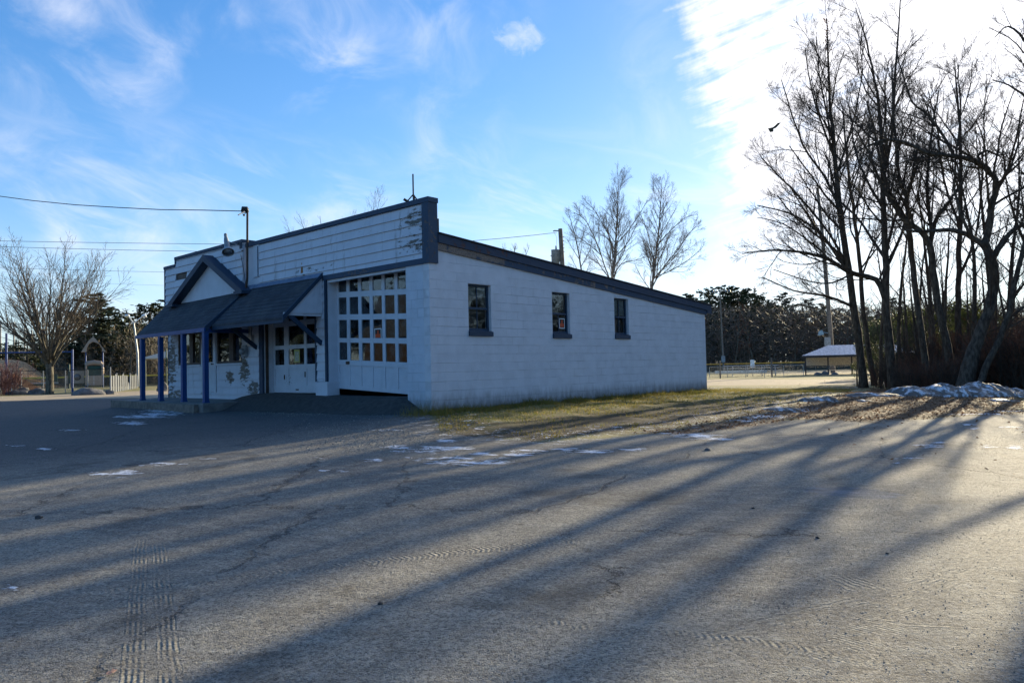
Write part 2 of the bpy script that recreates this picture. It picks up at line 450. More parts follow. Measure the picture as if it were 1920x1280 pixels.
m, k = mat('old_snow')
P = k.obj()
n = k.noise(P, 5.0, 6, 0.65); n2 = k.noise(P, 1.3, 3, 0.5)
c = k.mix(k.step(k.m('ADD', n, k.m('MULTIPLY', n2, 0.35)), 0.50, 0.70), (0.66, 0.69, 0.74), (0.11, 0.10, 0.09))
surf(k, c, 0.6, k.bump(k.noise(P, 22, 5, 0.7), 0.8, 0.02), 0.3)
M['snow'] = m

# ------------------------------------------------------------------ ground zones
def poly(pts):
    return np.array([[q[0], q[1]] for q in pts])
def pxpoly(pts):
    out = []
    for p in pts:
        g = gp(*p)
        out.append((g.x, g.y))
    return np.array(out)
def sdist(X, Y, P):
    """signed distance, positive inside"""
    n = len(P); d = np.full(X.shape, 1e9); inside = np.zeros(X.shape, bool)
    for i in range(n):
        x0, y0 = P[i]; x1, y1 = P[(i+1) % n]
        ex, ey = x1-x0, y1-y0
        t = np.clip(((X-x0)*ex+(Y-y0)*ey)/(ex*ex+ey*ey+1e-12), 0, 1)
        d = np.minimum(d, np.hypot(X-x0-t*ex, Y-y0-t*ey))
        if abs(y1-y0) > 1e-9:
            c = ((Y >= y0) != (Y >= y1)) & (X < (x1-x0)*(Y-y0)/(y1-y0)+x0)
            inside ^= c
    return np.where(inside, d, -d)

e1 = pxpoly([(812, 784), (832, 812), (900, 816), (1000, 828), (1130, 822), (1240, 810), (1400, 792), (1560, 782), (1720, 786), (1919, 772)])
LOT = np.vstack([[(-300, 33.5), (-1, 33.5), (4, 27), (3, 15), (0.5, 13)], [(0.3, 0.3)], e1, [(14, -30), (16, -300), (-300, -300)]])
GRASS = pxpoly([(815, 783), (830, 814), (900, 818), (1000, 826), (1130, 816), (1240, 801), (1330, 790), (1430, 770), (1530, 748), (1610, 727), (1600, 723), (1326, 726)])
GRASS = np.vstack([GRASS, [(13, 0.5), (0.3, 0.5)]])
LEAF = pxpoly([(1180, 812), (1300, 795), (1440, 768), (1560, 743), (1640, 728), (1760, 735), (1919, 735), (1919, 776), (1780, 782), (1640, 792), (1500, 786), (1400, 800), (1300, 815)])
ROAD = np.vstack([pxpoly([(1326, 722.5), (1600, 721), (1750, 722), (1919, 726), (1919, 714), (1600, 710.5), (1340, 711)]), [(30, 30), (18, 34), (14, 20)]])
INFIELD = pxpoly([(1200, 698), (1500, 702), (1919, 706), (1919, 688), (1400, 693.5), (1200, 692.5)])
DIRTL = np.array([(-300, 30.0), (-60, 32.0), (-1, 33.2), (4, 27), (3, 15), (12, 14), (22, 33), (16, 46), (6, 42), (-60, 43.5), (-300, 46)])
SNOWS = [(210, 888, 60, 6), (300, 870, 50, 4.5), (390, 860, 24, 3), (250, 882, 26, 4), (262, 781, 70, 4), (330, 770, 90, 4.5), (245, 793, 38, 4.5), (300, 776, 60, 4), (500, 757, 76, 3.5), (452, 754, 40, 2.5),
         (92, 841, 26, 3), (128, 806, 34, 2), (30, 835, 22, 2.5), (618, 882, 46, 3), (605, 858, 20, 2.5), (745, 838, 34, 5), (700, 863, 30, 4), (730, 806, 40, 3), (815, 838, 30, 5), (840, 826, 36, 4), (812, 848, 18, 5), (880, 866, 125, 6.5), (840, 840, 70, 6), (960, 852, 60, 5), (770, 846, 50, 4), (860, 858, 60, 4),
         (905, 850, 34, 4), (790, 858, 50, 2.5), (1000, 844, 60, 3.5), (900, 802, 14, 3.5), (1065, 842, 46, 3.5), (1120, 846, 60, 4), (1180, 842, 50, 3), (1300, 816, 66, 6), (1345, 822, 40, 4), (1262, 812, 36, 3), (1440, 781, 52, 6), (1500, 768, 36, 6), (1400, 788, 30, 3),
         (1849, 838, 26, 6), (1905, 838, 22, 6), (1740, 835, 36, 5), (1762, 829, 20, 3), (1690, 858, 50, 2.2), (1690, 868, 34, 2), (1840, 776, 70, 2.5), (1880, 770, 60, 2.5), (1812, 795, 6, 10), (1830, 800, 6, 12), (1890, 800, 40, 2.2), (1590, 866, 20, 1.5), (1775, 892, 8, 2), (1880, 892, 8, 3), (1905, 935, 16, 2), (20, 1100, 26, 9), (168, 1032, 10, 1.5)]
SN = []
for (cx, cy, rx, ry) in SNOWS:
    c0 = gp(cx, cy); a = gp(cx+rx, cy)-c0; b = gp(cx, cy+ry)-c0
    SN.append((c0.x, c0.y, a.x, a.y, b.x, b.y))

def axis(lo, hi, lo2, hi2, st, far):
    """fine spacing st between lo and hi, growing spacing out to +-far"""
    a = list(np.arange(lo, hi+1e-6, st))
    x, s = hi, st
    while x < hi2: s *= 1.06; x += s; a.append(x)
    while x < far: s *= 1.25; x += s; a.append(x)
    x, s = lo, st; L = []
    while x > lo2: s *= 1.06; x -= s; L.append(x)
    while x > -far: s *= 1.25; x -= s; L.append(x)
    return np.array(L[::-1]+a)
gx = axis(-11.5, 22, -30, 60, 0.145, 2600)
gy = axis(-13, 3, -40, 60, 0.145, 2600)
X, Y = np.meshgrid(gx, gy, indexing='ij')
Z = np.empty(X.shape)
for i in range(X.shape[0]):
    for j in range(X.shape[1]):
        Z[i, j] = tz(X[i, j], Y[i, j])
aL = sdist(X, Y, LOT); aG = sdist(X, Y, GRASS); aF = sdist(X, Y, LEAF); aR = sdist(X, Y, ROAD); aI = sdist(X, Y, INFIELD); aD = sdist(X, Y, DIRTL)
aS = np.full(X.shape, -1.0)
for (cx, cy, ax, ay, bx, by) in SN:
    det = ax*by-ay*bx
    u = ((X-cx)*by-(Y-cy)*bx)/det; v = (ax*(Y-cy)-ay*(X-cx))/det
    aS = np.maximum(aS, 1-np.hypot(u, v))
# low relief in grass and leaf zones
for i in range(X.shape[0]):
    for j in range(X.shape[1]):
        g = max(aG[i, j], aF[i, j])
        if g > -0.3 and -14 < Y[i, j] < 1:
            Z[i, j] += 0.05*sstep(g, -0.2, 0.6)*(mnoise.noise(Vector((X[i, j]*1.1, Y[i, j]*1.1, 0)))+0.6*mnoise.noise(Vector((X[i, j]*3, Y[i, j]*3, 5))))
NX, NY = X.shape
verts = np.stack([X, Y, Z], -1).reshape(-1, 3)
idx = np.arange(NX*NY).reshape(NX, NY)
faces = np.stack([idx[:-1, :-1], idx[1:, :-1], idx[1:, 1:], idx[:-1, 1:]], -1).reshape(-1, 4)
me = bpy.data.meshes.new('ground')
me.from_pydata(verts.tolist(), [], faces.tolist())
me.polygons.foreach_set('use_smooth', [True]*len(me.polygons))
for nm, ar in (('lot', aL), ('grass', aG), ('leaf', aF), ('road', aR), ('infield', aI), ('dirt', aD), ('snow', aS)):
    at_ = me.attributes.new(nm, 'FLOAT', 'POINT')
    at_.data.foreach_set('value', np.clip(ar, -5, 5).reshape(-1).astype(np.float32))

m, k = mat('ground_surface')
P = k.obj()
def attr(nm):
    nd = k.t.nodes.new('ShaderNodeAttribute'); nd.attribute_name = nm
    return nd.outputs['Fac']
nA = k.noise(P, 0.55, 5, 0.6)
nB = k.noise(P, 3.2, 6, 0.65)
nC = k.noise(P, 26.0, 4, 0.7)
nD = k.noise(P, 140.0, 2, 0.6)
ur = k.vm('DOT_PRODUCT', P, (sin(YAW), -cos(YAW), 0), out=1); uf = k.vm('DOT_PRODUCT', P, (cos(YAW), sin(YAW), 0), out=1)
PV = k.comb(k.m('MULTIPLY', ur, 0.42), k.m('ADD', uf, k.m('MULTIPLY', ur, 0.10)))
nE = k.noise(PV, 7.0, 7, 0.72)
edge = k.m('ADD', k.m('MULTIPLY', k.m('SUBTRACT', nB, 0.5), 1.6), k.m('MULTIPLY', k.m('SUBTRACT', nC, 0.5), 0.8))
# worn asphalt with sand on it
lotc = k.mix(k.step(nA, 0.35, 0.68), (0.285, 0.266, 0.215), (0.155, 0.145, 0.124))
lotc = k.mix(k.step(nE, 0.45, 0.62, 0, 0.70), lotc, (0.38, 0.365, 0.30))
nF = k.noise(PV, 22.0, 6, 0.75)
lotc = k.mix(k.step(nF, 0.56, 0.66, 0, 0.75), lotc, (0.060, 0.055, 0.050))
crk = k.n('ShaderNodeTexVoronoi', {'Vector': k.vm('ADD', P, k.vm('SCALE', k.comb(nB, nA))), 'Scale': 0.22}, out=0, feature='DISTANCE_TO_EDGE')
crm = k.m('MULTIPLY', k.step(crk, 0.006, 0.002), k.step(nA, 0.42, 0.56))
lotc = k.mix(k.m('MULTIPLY', crm, 0.85), lotc, (0.03, 0.028, 0.026))
lotc = k.mix(k.step(nC, 0.40, 0.66, 0, 0.65), lotc, (0.085, 0.080, 0.075))
vo = k.n('ShaderNodeTexVoronoi', {'Vector': P, 'Scale': 85.0}, out=1)
vd = k.n('ShaderNodeTexVoronoi', {'Vector': P, 'Scale': 85.0}, out=0)
vs = k.sep(vo)
lotc = k.mix(k.step(vs[0], 0.35, 0.95, 0, 0.55), lotc, (0.36, 0.34, 0.31))
lotc = k.mix(k.step(vs[1], 0.55, 0.95, 0, 0.6), lotc, (0.045, 0.043, 0.042))
stn = k.noise(k.vm('ADD', P, (31.0, 7.0, 0.0)), 0.9, 5, 0.65)
lotc = k.mix(k.step(stn, 0.56, 0.70, 0, 0.55), lotc, (0.060, 0.052, 0.042))
# asphalt colour mixed darker and greyer in front of the building
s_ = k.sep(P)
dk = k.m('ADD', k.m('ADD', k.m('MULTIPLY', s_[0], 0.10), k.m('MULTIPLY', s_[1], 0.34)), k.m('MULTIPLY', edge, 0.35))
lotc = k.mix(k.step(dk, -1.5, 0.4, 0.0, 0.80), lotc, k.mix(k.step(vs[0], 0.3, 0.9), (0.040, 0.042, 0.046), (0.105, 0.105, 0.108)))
# dry turf
gr = k.mix(k.step(nB, 0.35, 0.66), (0.20, 0.165, 0.050), (0.105, 0.115, 0.028))
gr = k.mix(k.step(nC, 0.42, 0.66, 0, 0.7), gr, (0.055, 0.042, 0.026))
field = k.mix(k.step(nA, 0.35, 0.65), (0.26, 0.225, 0.105), (0.165, 0.155, 0.060))
soil = k.mix(k.step(nC, 0.4, 0.65), (0.080, 0.058, 0.038), (0.030, 0.023, 0.017))
sand = k.mix(k.step(nB, 0.3, 0.7), (0.42, 0.34, 0.235), (0.33, 0.265, 0.18))
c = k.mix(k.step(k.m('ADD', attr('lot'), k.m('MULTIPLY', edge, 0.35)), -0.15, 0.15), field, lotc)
gm = k.m('ADD', attr('grass'), k.m('MULTIPLY', edge, 0.9))
low = k.m('MULTIPLY', k.step(k.m('ADD', attr('grass'), k.m('MULTIPLY', edge, 1.3)), -0.2, 0.8), k.step(k.m('ADD', s_[1], k.m('MULTIPLY', edge, 1.8)), -3.2, -1.3, 0.12, 1.0))
c = k.mix(k.step(gm, -0.25, 0.3), c, k.mix(low, soil, gr))
lf = k.m('ADD', attr('leaf'), k.m('MULTIPLY', edge, 0.9))
lc = k.mix(k.step(nC, 0.38, 0.6), (0.20, 0.11, 0.055), soil)
c = k.mix(k.step(lf, -0.3, 0.5), c, lc)
c = k.mix(k.step(k.m('ADD', attr('infield'), k.m('MULTIPLY', edge, 1.5)), -0.5, 1.0), c, (0.36, 0.29, 0.17))
c = k.mix(k.step(k.m('ADD', attr('road'), k.m('MULTIPLY', edge, 0.7)), -0.3, 0.4), c, sand)
c = k.mix(k.step(k.m('ADD', attr('dirt'), k.m('MULTIPLY', edge, 0.8)), -0.3, 0.6), c, sand)
# snow remnants
sn = k.m('ADD', k.m('MINIMUM', attr('snow'), 0.55), k.m('ADD', k.m('MULTIPLY', k.m('SUBTRACT', nE, 0.5), 4.2), k.m('MULTIPLY', k.m('SUBTRACT', nC, 0.5), 1.0)))
sm = k.step(sn, 0.32, 0.62)
fl = k.m('MULTIPLY', k.step(k.m('ADD', k.m('MULTIPLY', nC, 0.45), k.m('MULTIPLY', nE, 0.75)), 0.655, 0.70), k.step(k.m('ABSOLUTE', k.m('SUBTRACT', attr('grass'), 0.2)), 1.3, 0.2))
sm = k.m('MAXIMUM', sm, fl)
c = k.mix(k.m('MULTIPLY', k.step(sn, -0.35, 0.3), 0.5), c, k.vm('MULTIPLY', c, (0.42, 0.42, 0.44)))
ic0 = gp(1598, 923); icx = gp(1702, 929)-ic0; icr = k.vm('SUBTRACT', P, (ic0.x, ic0.y, 0))
icu = k.m('DIVIDE', k.vm('DOT_PRODUCT', icr, tuple(Vector((icx.x, icx.y, 0)).normalized()), out=1), icx.length)
icv = k.m('DIVIDE', k.vm('DOT_PRODUCT', icr, (-icx.y/icx.length, icx.x/icx.length, 0), out=1), 0.30)
icd = k.m('ADD', k.m('ADD', k.m('MULTIPLY', icu, icu), k.m('MULTIPLY', icv, icv)), k.m('MULTIPLY', edge, 1.3))
ice = k.step(icd, 1.0, 0.7)
c = k.mix(k.m('MULTIPLY', ice, 0.8), c, k.mix(k.step(nE, 0.4, 0.6), (0.10, 0.11, 0.125), (0.19, 0.205, 0.23)))
rgh = 0.88
c = k.mix(sm, c, k.mix(k.step(nD, 0.4, 0.7), (0.80, 0.84, 0.90), (0.62, 0.64, 0.68)))
lotm = k.step(attr('lot'), -0.1, 0.2)
h = k.m('ADD', k.m('MULTIPLY', nC, 0.35), k.m('ADD', k.m('MULTIPLY', nE, 0.5), k.m('ADD', k.m('MULTIPLY', vd, -0.22), k.m('MULTIPLY', nD, 0.45))))
h = k.m('ADD', h, k.m('MULTIPLY', nB, 1.1))
h = k.m('SUBTRACT', h, k.m('ADD', k.m('MULTIPLY', nF, 0.9), k.m('MULTIPLY', crm, 1.0)))
# tyre prints pressed into the grit: (start px, end px, width m, kind)
TR = [((266, 1000), (238, 1400), 0.115, 0), ((296, 1000), (330, 1400), 0.115, 0), ((100, 1122), (1180, 1000), 0.16, 1), ((900, 1150), (1330, 1212), 0.12, 1), ((1180, 1180), (1850, 1258), 0.15, 1), ((-40, 1010), (900, 905), 0.20, 2), ((1000, 1290), (1925, 1040), 0.18, 2),
      ((1570, 1080), (1640, 1110), 0.30, 2), ((1640, 962), (1720, 970), 0.22, 2), ((1925, 985), (1480, 1290), 0.26, 0), ((1560, 1160), (1925, 1180), 0.10, 2), ((1090, 915), (1290, 948), 0.04, 3), ((540, 975), (700, 1000), 0.03, 3), ((60, 975), (290, 1010), 0.05, 3), ((90, 1255), (360, 1235), 0.03, 3),
      ((1800, 788), (1850, 850), 0.5, 0), ((1850, 850), (1930, 790), 0.45, 0), ((1930, 820), (1600, 860), 0.4, 2)]
for (a, b, w, kind) in TR:
    A_, B_ = gp(*a), gp(*b)
    t = Vector((B_.x-A_.x, B_.y-A_.y, 0)); Lh = t.length; t.normalize(); nn = Vector((-t.y, t.x, 0))
    rel = k.vm('SUBTRACT', P, (A_.x, A_.y, 0))
    u = k.vm('DOT_PRODUCT', rel, tuple(t), out=1)
    v = k.vm('DOT_PRODUCT', rel, tuple(nn), out=1)
    v = k.m('ADD', v, k.m('MULTIPLY', k.m('SUBTRACT', nB, 0.5), w*0.35))
    msk = k.m('MULTIPLY', k.step(k.m('ABSOLUTE', v), w*0.55, w*0.45), k.m('MULTIPLY', k.step(u, -0.1, min(.9, Lh*.4)), k.step(u, Lh+0.1, Lh-min(.9, Lh*.4))))
    msk = k.m('MULTIPLY', msk, k.step(nE, 0.42, 0.60, 0.0, 1.0))
    if kind == 0:
        pt = k.m('SINE', k.m('MULTIPLY', v, 2*pi*4.0/w))
        pt = k.m('ADD', pt, k.m('MULTIPLY', k.m('SINE', k.m('MULTIPLY', u, 210.0)), 0.35))
    elif kind == 1:
        pt = k.m('SINE', k.m('ADD', k.m('MULTIPLY', u, 2*pi/0.042), k.m('MULTIPLY', k.m('ABSOLUTE', v), 60.0)))
    elif kind == 2:
        pt = k.m('SINE', k.m('ADD', k.m('MULTIPLY', v, 2*pi/0.05), k.m('MULTIPLY', nB, 9.0)))
    else:
        pt = 1.6
    h = k.m('ADD', h, k.m('MULTIPLY', k.m('MULTIPLY', msk, pt), (0.40, 0.40, 0.34, 0.5)[kind]))
h = k.m('ADD', h, k.m('MULTIPLY', sm, 0.8))
surf(k, c, rgh, k.bump(h, 1.0, k.m('ADD', 0.011, k.m('MULTIPLY', lotm, 0.006))), 0.25)
M['ground'] = m
me.materials.append(m)
go = bpy.data.objects.new('ground', me)
COL.objects.link(go)
tag(go, kind='structure')

# ------------------------------------------------------------------ the garage building
BLD = thing('garage_building', 'long low white block garage with blue trim and a clapboard false front', 'building')

def holed(u, z, holes, top, place, t0, t1):
    """wall between offsets t0 (outer) and t1 (inner); u, z cut lists; holes = [(u0,u1,z0,z1)]; top(u) height. place(u, t, z) -> xyz"""
    mb = MB()
    us = sorted(set(u+[h[0] for h in holes]+[h[1] for h in holes]))
    zs = sorted(set(z+[h[2] for h in holes]+[h[3] for h in holes]))
    def solid(a, b, c, d):
        mx_, mz = (a+b)/2, (c+d)/2
        return not any(h[0] < mx_ < h[1] and h[2] < mz < h[3] for h in holes)
    n = len(zs)
    for i in range(len(us)-1):
        a, b = us[i], us[i+1]
        for j in range(n):
            c = zs[j]
            if j == n-1: d0, d1 = top(a), top(b)
            else: d0 = d1 = zs[j+1]
            if j < n-1 and not solid(a, b, c, zs[j+1]): continue
            mb.q(place(a, t0, c), place(b, t0, c), place(b, t0, d1), place(a, t0, d0))
            mb.q(place(b, t1, c), place(a, t1, c), place(a, t1, d0), place(b, t1, d1))
        mb.q(place(a, t0, top(a)), place(b, t0, top(b)), place(b, t1, top(b)), place(a, t1, top(a)))
        mb.q(place(a, t0, zs[0]), place(a, t1, zs[0]), place(b, t1, zs[0]), place(b, t0, zs[0]))
    for (a, b, c, d) in holes:
        mb.q(place(a, t0, c), place(a, t0, d), place(a, t1, d), place(a, t1, c))
        mb.q(place(b, t0, c), place(b, t1, c), place(b, t1, d), place(b, t0, d))
        mb.q(place(a, t0, c), place(a, t1, c), place(b, t1, c), place(b, t0, c))
        mb.q(place(a, t0, d), place(b, t0, d), place(b, t1, d), place(a, t1, d))
    for a in (us[0], us[-1]):
        mb.q(place(a, t0, zs[0]), place(a, t1, zs[0]), place(a, t1, top(a)), place(a, t0, top(a)))
    return mb

L, WD = 12.43, 13.30
rtop = lambda x: 3.50-(x)*(3.50-2.50)/12.43        # block wall top, under the fascia
WIN = [(1.17, 1.92, 1.54, 2.63), (4.20, 4.94, 1.53, 2.62), (7.02, 7.75, 1.55, 2.615)]
wall = holed([0, 1.0, 3, 5, 7, 9, 11, L], [-1.0, 0.4, 2.2], WIN, rtop, lambda u, t, z: (u, t, z), 0.0, 0.20)
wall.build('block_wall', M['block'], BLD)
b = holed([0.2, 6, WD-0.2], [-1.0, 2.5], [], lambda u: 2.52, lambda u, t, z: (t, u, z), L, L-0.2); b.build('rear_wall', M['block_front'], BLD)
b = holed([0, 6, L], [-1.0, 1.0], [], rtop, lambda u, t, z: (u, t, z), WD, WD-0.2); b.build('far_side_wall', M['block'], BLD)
MB().box(0.0, 0.30, 0.20, 0.79, -1.0, 3.0).build('corner_pier', M['block_front'], BLD)

# roof, fascia
ry0, ry1 = -0.07, WD+0.06
def zt(x): return 3.66-(x-0.23)*(3.66-2.65)/12.55
r = MB()
r.hexa([(0.24, ry0-0.03, zt(.24)), (12.82, ry0-0.03, zt(12.82)), (12.82, ry1+.03, zt(12.82)), (0.24, ry1+.03, zt(.24)),
        (0.24, ry0-0.03, zt(.24)+.03), (12.82, ry0-0.03, zt(12.82)+.03), (12.82, ry1+.03, zt(12.82)+.03), (0.24, ry1+.03, zt(.24)+.03)])
roof = r.build('roof', plain('roof_felt', (0.035, 0.036, 0.04), 0.9), BLD)
def board(mbb, x0, x1, za, zb, y0, y1):
    mbb.hexa([(x0, y0, zt(x0)-zb), (x1, y0, zt(x1)-zb), (x1, y1, zt(x1)-zb), (x0, y1, zt(x0)-zb),
              (x0, y0, zt(x0)-za), (x1, y0, zt(x1)-za), (x1, y1, zt(x1)-za), (x0, y1, zt(x0)-za)])
f = MB()
for a, c in ((0.235, 3.3), (3.303, 6.9), (6.903, 10.2), (10.203, 12.80)):
    board(f, a, c, 0.002, 0.195, ry0, -0.002)
f.build('upper_fascia', M['fascia_top'], roof)
f = MB()
for a, c in ((0.235, 4.6), (4.603, 8.8), (8.803, 12.50)):
    board(f, a, c, 0.198, 0.355-0.0, ry0+0.03, -0.003)
f.build('lower_fascia', M['fascia'], roof)
f = MB(); f.box(12.50, 12.80, ry0+0.002, ry1, 2.36, 2.655); f.build('rear_fascia', M['fascia_top'], roof)

# inside of the building
inn = MB()
inn.box(3.6, 3.7, 0.25, WD-0.25, -0.1, 3.1)
inn.box(0.45, L-0.25, 0.25, WD-0.25, -0.15, -0.05)
inn.build('interior', M['inner'], BLD)

# side windows
def side_window(x0, x1, z0, z1, idx):
    fr = MB(); y0, y1 = 0.085, 0.13
    w = 0.055
    fr.box(x0+.001, x0+w, y0, y1, z0+.001, z1-.001); fr.box(x1-w, x1-.001, y0, y1, z0+.001, z1-.001)
    fr.box(x0+w, x1-w, y0, y1, z1-w*0.9, z1-.001); fr.box(x0+w, x1-w, y0, y1, z0+.001, z0+w*1.3)
    zm = (z0+z1)/2-0.01
    fr.box(x0+w, x1-w, y0-.012, y1+.01, zm-.025, zm+.025)
    xm = (x0+x1)/2
    if idx != 1:
        fr.box(xm-.012, xm+.012, y0+.01, y1-.01, zm+.025, z1-w*.9)
    fr.box(xm-.012, xm+.012, y0+.012, y1-.008, z0+w*1.3, zm-.025)
    fo = fr.build('window', M['dkblue'], BLD)
    g = MB(); g.q((x0+w, y0+.02, z0+w), (x1-w, y0+.02, z0+w), (x1-w, y0+.02, z1-w), (x0+w, y0+.02, z1-w)); g.build('pane', M['glass'], fo)
    s = MB(); s.hexa([(x0-.005, -0.045, z0-.115), (x1+.02, -0.045, z0-.115), (x1+.02, 0.0, z0-.115), (x0-.005, 0.0, z0-.115), (x0-.005, -0.045, z0-.012), (x1+.02, -0.045, z0-.012), (x1+.02, -0.001, z0+.004), (x0-.005, -0.001, z0+.004)])
    s.box(x0+.002, x1-.002, 0.0005, 0.084, z0-.03, z0+.012)
    s.build('sill', M['dkblue'], fo)
    return fo
wo = [side_window(*w, i) for i, w in enumerate(WIN)]
SB = plain('roller_blind', (0.33, 0.33, 0.29), 0.8, var=0.1)
MB().box(1.24, 1.86, 0.135, 0.14, 2.36, 2.60).build('blind', SB, wo[0])
MB().box(4.28, 4.86, 0.19, 0.20, 2.12, 2.58).build('blind', plain('dusty_clutter', (0.05, 0.055, 0.05), 0.8, var=0.9, scale=30), wo[1])
MB().box(7.09, 7.68, 0.135, 0.14, 2.12, 2.56).build('blind', plain('lace_curtain', (0.36, 0.38, 0.36), 0.8, var=0.35, scale=25), wo[2])
MB().box(7.09, 7.33, 0.15, 0.16, 1.62, 2.08).build('board', plain('pinkish_board', (0.34, 0.24, 0.20), 0.8, var=0.1), wo[2])

# small warning notices
REDM = plain('notice_red', (0.55, 0.07, 0.015), 0.5, var=0.1)
NBLK = plain('notice_black', (0.012, 0.012, 0.014), 0.5)
NWHT = plain('notice_white', (0.72, 0.72, 0.70), 0.5, var=0.05)
def text_mesh(body, size, m, parent, name, mw):
    cu = bpy.data.curves.new(name, 'FONT'); cu.body = body; cu.size = size; cu.align_x = 'CENTER'; cu.align_y = 'CENTER'
    o = bpy.data.objects.new('tmp', cu); COL.objects.link(o)
    dg = bpy.context.evaluated_depsgraph_get(); dg.update()
    me_ = bpy.data.meshes.new_from_object(o.evaluated_get(dg))
    bpy.data.objects.remove(o)
    me_.transform(mw)
    me_.materials.clear(); me_.materials.append(m)
    oo = bpy.data.objects.new(name, me_); COL.objects.link(oo); oo.parent = parent
    return oo
def notice(parent, org, ux, w, h, nrm):
    """org lower left, ux unit vector to the right, nrm outward"""
    o_ = Vector(org); ux = Vector(ux); n_ = Vector(nrm); uz = Vector((0, 0, 1))
    def slab(a, b, c, d, t0, t1):
        p = [o_+ux*a+uz*c, o_+ux*b+uz*c, o_+ux*b+uz*d, o_+ux*a+uz*d]
        return [q+n_*t0 for q in p]+[q+n_*t1 for q in p]
    mb = MB()
    mb.hexa(slab(0, w, 0, h, 0, .002), 0)
    e = w*0.09
    mb.hexa(slab(e, w-e, e, h-e, .002, .003), 1)
    mb.hexa(slab(e*1.3, w-e*1.3, h*0.16, h*0.50, .003, .004), 2)
    mb.hexa(slab(w*0.40, w*0.60, h*0.50, h*0.84, .003, .004), 2)
    return mb.build('notice', [NWHT, NBLK, REDM], parent)
notice(wo[1], (4.60, 0.10, 1.68), (1, 0, 0), 0.235, 0.27, (0, -1, 0))

# ---- front: clapboards
def clap(mbb, y0, y1, zb, ztp, x=0.0, pitch=0.2165, first=None, skip=None):
    z = zb if first is None else first
    lows = []
    if first is not None and first > zb: lows.append((zb, first))
    while z < ztp-1e-4:
        lows.append((z, min(z+pitch, ztp))); z += pitch
    for (a, b_) in lows:
        segs = [(y0, y1)]
        if skip and skip[0]-.02 < a < skip[1]:
            segs = [(y0, skip[2]), (skip[3], y1)]
        for (ya, yb) in segs:
            # split into boards of random length
            cuts = [ya]
            while cuts[-1] < yb-2.2:
                cuts.append(cuts[-1]+random.uniform(1.6, 3.6))
            cuts[-1] = min(cuts[-1], yb); cuts.append(yb)
            for i in range(len(cuts)-1):
                c0, c1 = cuts[i], cuts[i+1]
                if c1-c0 < 0.01: continue
                j = random.uniform(-.0015, .0015); fo_ = 0.032+random.uniform(0, .004)
                mbb.hexa([(x-fo_, c0+.001, a+j), (x+.01, c0+.001, a+j), (x+.01, c1-.001, a+j), (x-fo_, c1-.001, a+j),
                          (x-.005, c0+.001, b_+.004), (x+.01, c0+.001, b_+.004), (x+.01, c1-.001, b_+.004), (x-.005, c1-.001, b_+.004)])
# lower left wall, with openings for two windows and the door
WL = [(10.90, 12.50, 1.00, 2.06), (8.25, 9.80, 1.00, 2.03)]
DO = (9.86, 10.84, 0.12, 2.05)
fwall = MB()
def clapcut(y0, y1, z0, z1):
    z = -0.146
    while z < z1:
        a, b_ = max(z, z0), min(z+0.2165, z1)
        if b_-a > 0.02: clap(fwall, y0, y1, a, b_, 0.0)
        z += 0.2165
clapcut(12.50, WD-0.06, -0.5, 3.3)
clapcut(10.84, 12.50, -0.5, 1.0)
clapcut(7.27, 9.80, -0.5, 1.0)
clapcut(9.80, 10.84, -0.5, 0.11)
clapcut(7.27, 8.25, 1.0, 3.1)
clapcut(8.25, 12.50, 2.07, 3.1)
fb = MB()
us = [7.27, WD-.2]
fb = holed(us, [-1.0], [WL[0], WL[1], DO], lambda u: 3.12, lambda u, t, z: (t, u, z), 0.011, 0.16)
for q in fb.f: fwall.f.append(tuple(i+len(fwall.v) for i in q)); fwall.mi.append(0)
fwall.v += fb.v
fwall.build('front_wall', M['siding'], BLD)
MB().box(-.02, .16, WD-.06, WD, -.9, 3.3).build('corner_board', M['blue'], BLD)

# pilaster between the two garage openings
p = MB()
clap(p, 3.975, 4.36, 0.45, 3.0, 0.0, 0.2165, first=0.50)
p.box(0.011, 0.30, 3.955, 4.38, 0.44, 3.0)
p.build('pilaster', M['siding'], BLD)
t = MB(); t.box(-.035, .02, 3.905, 3.975, 0.43, 3.02); t.box(-.03, .02, 4.36, 4.43, 0.43, 3.0); t.build('pilaster_trim', M['dkblue'], BLD)
MB().box(-.05, .31, 3.86, 4.38, -0.6, 0.43).build('pilaster_base', M['white'], BLD)
t = MB(); t.box(-.03, .03, 7.06, 7.25, 0.05, 3.02); t.build('door_jamb_trim', M['dkblue'], BLD)
MB().box(0.031, .32, 7.055, 7.16, 0.05, 3.0).build('door_jamb', M['white'], BLD); MB().box(0.03, .30, 3.90, 3.954, 0.12, 3.0).build('door_jamb', M['white'], BLD)
MB().box(0.06, 0.14, 7.02, 7.054, 0.1, 2.9).build('dark_post', M['rustmetal'], BLD)

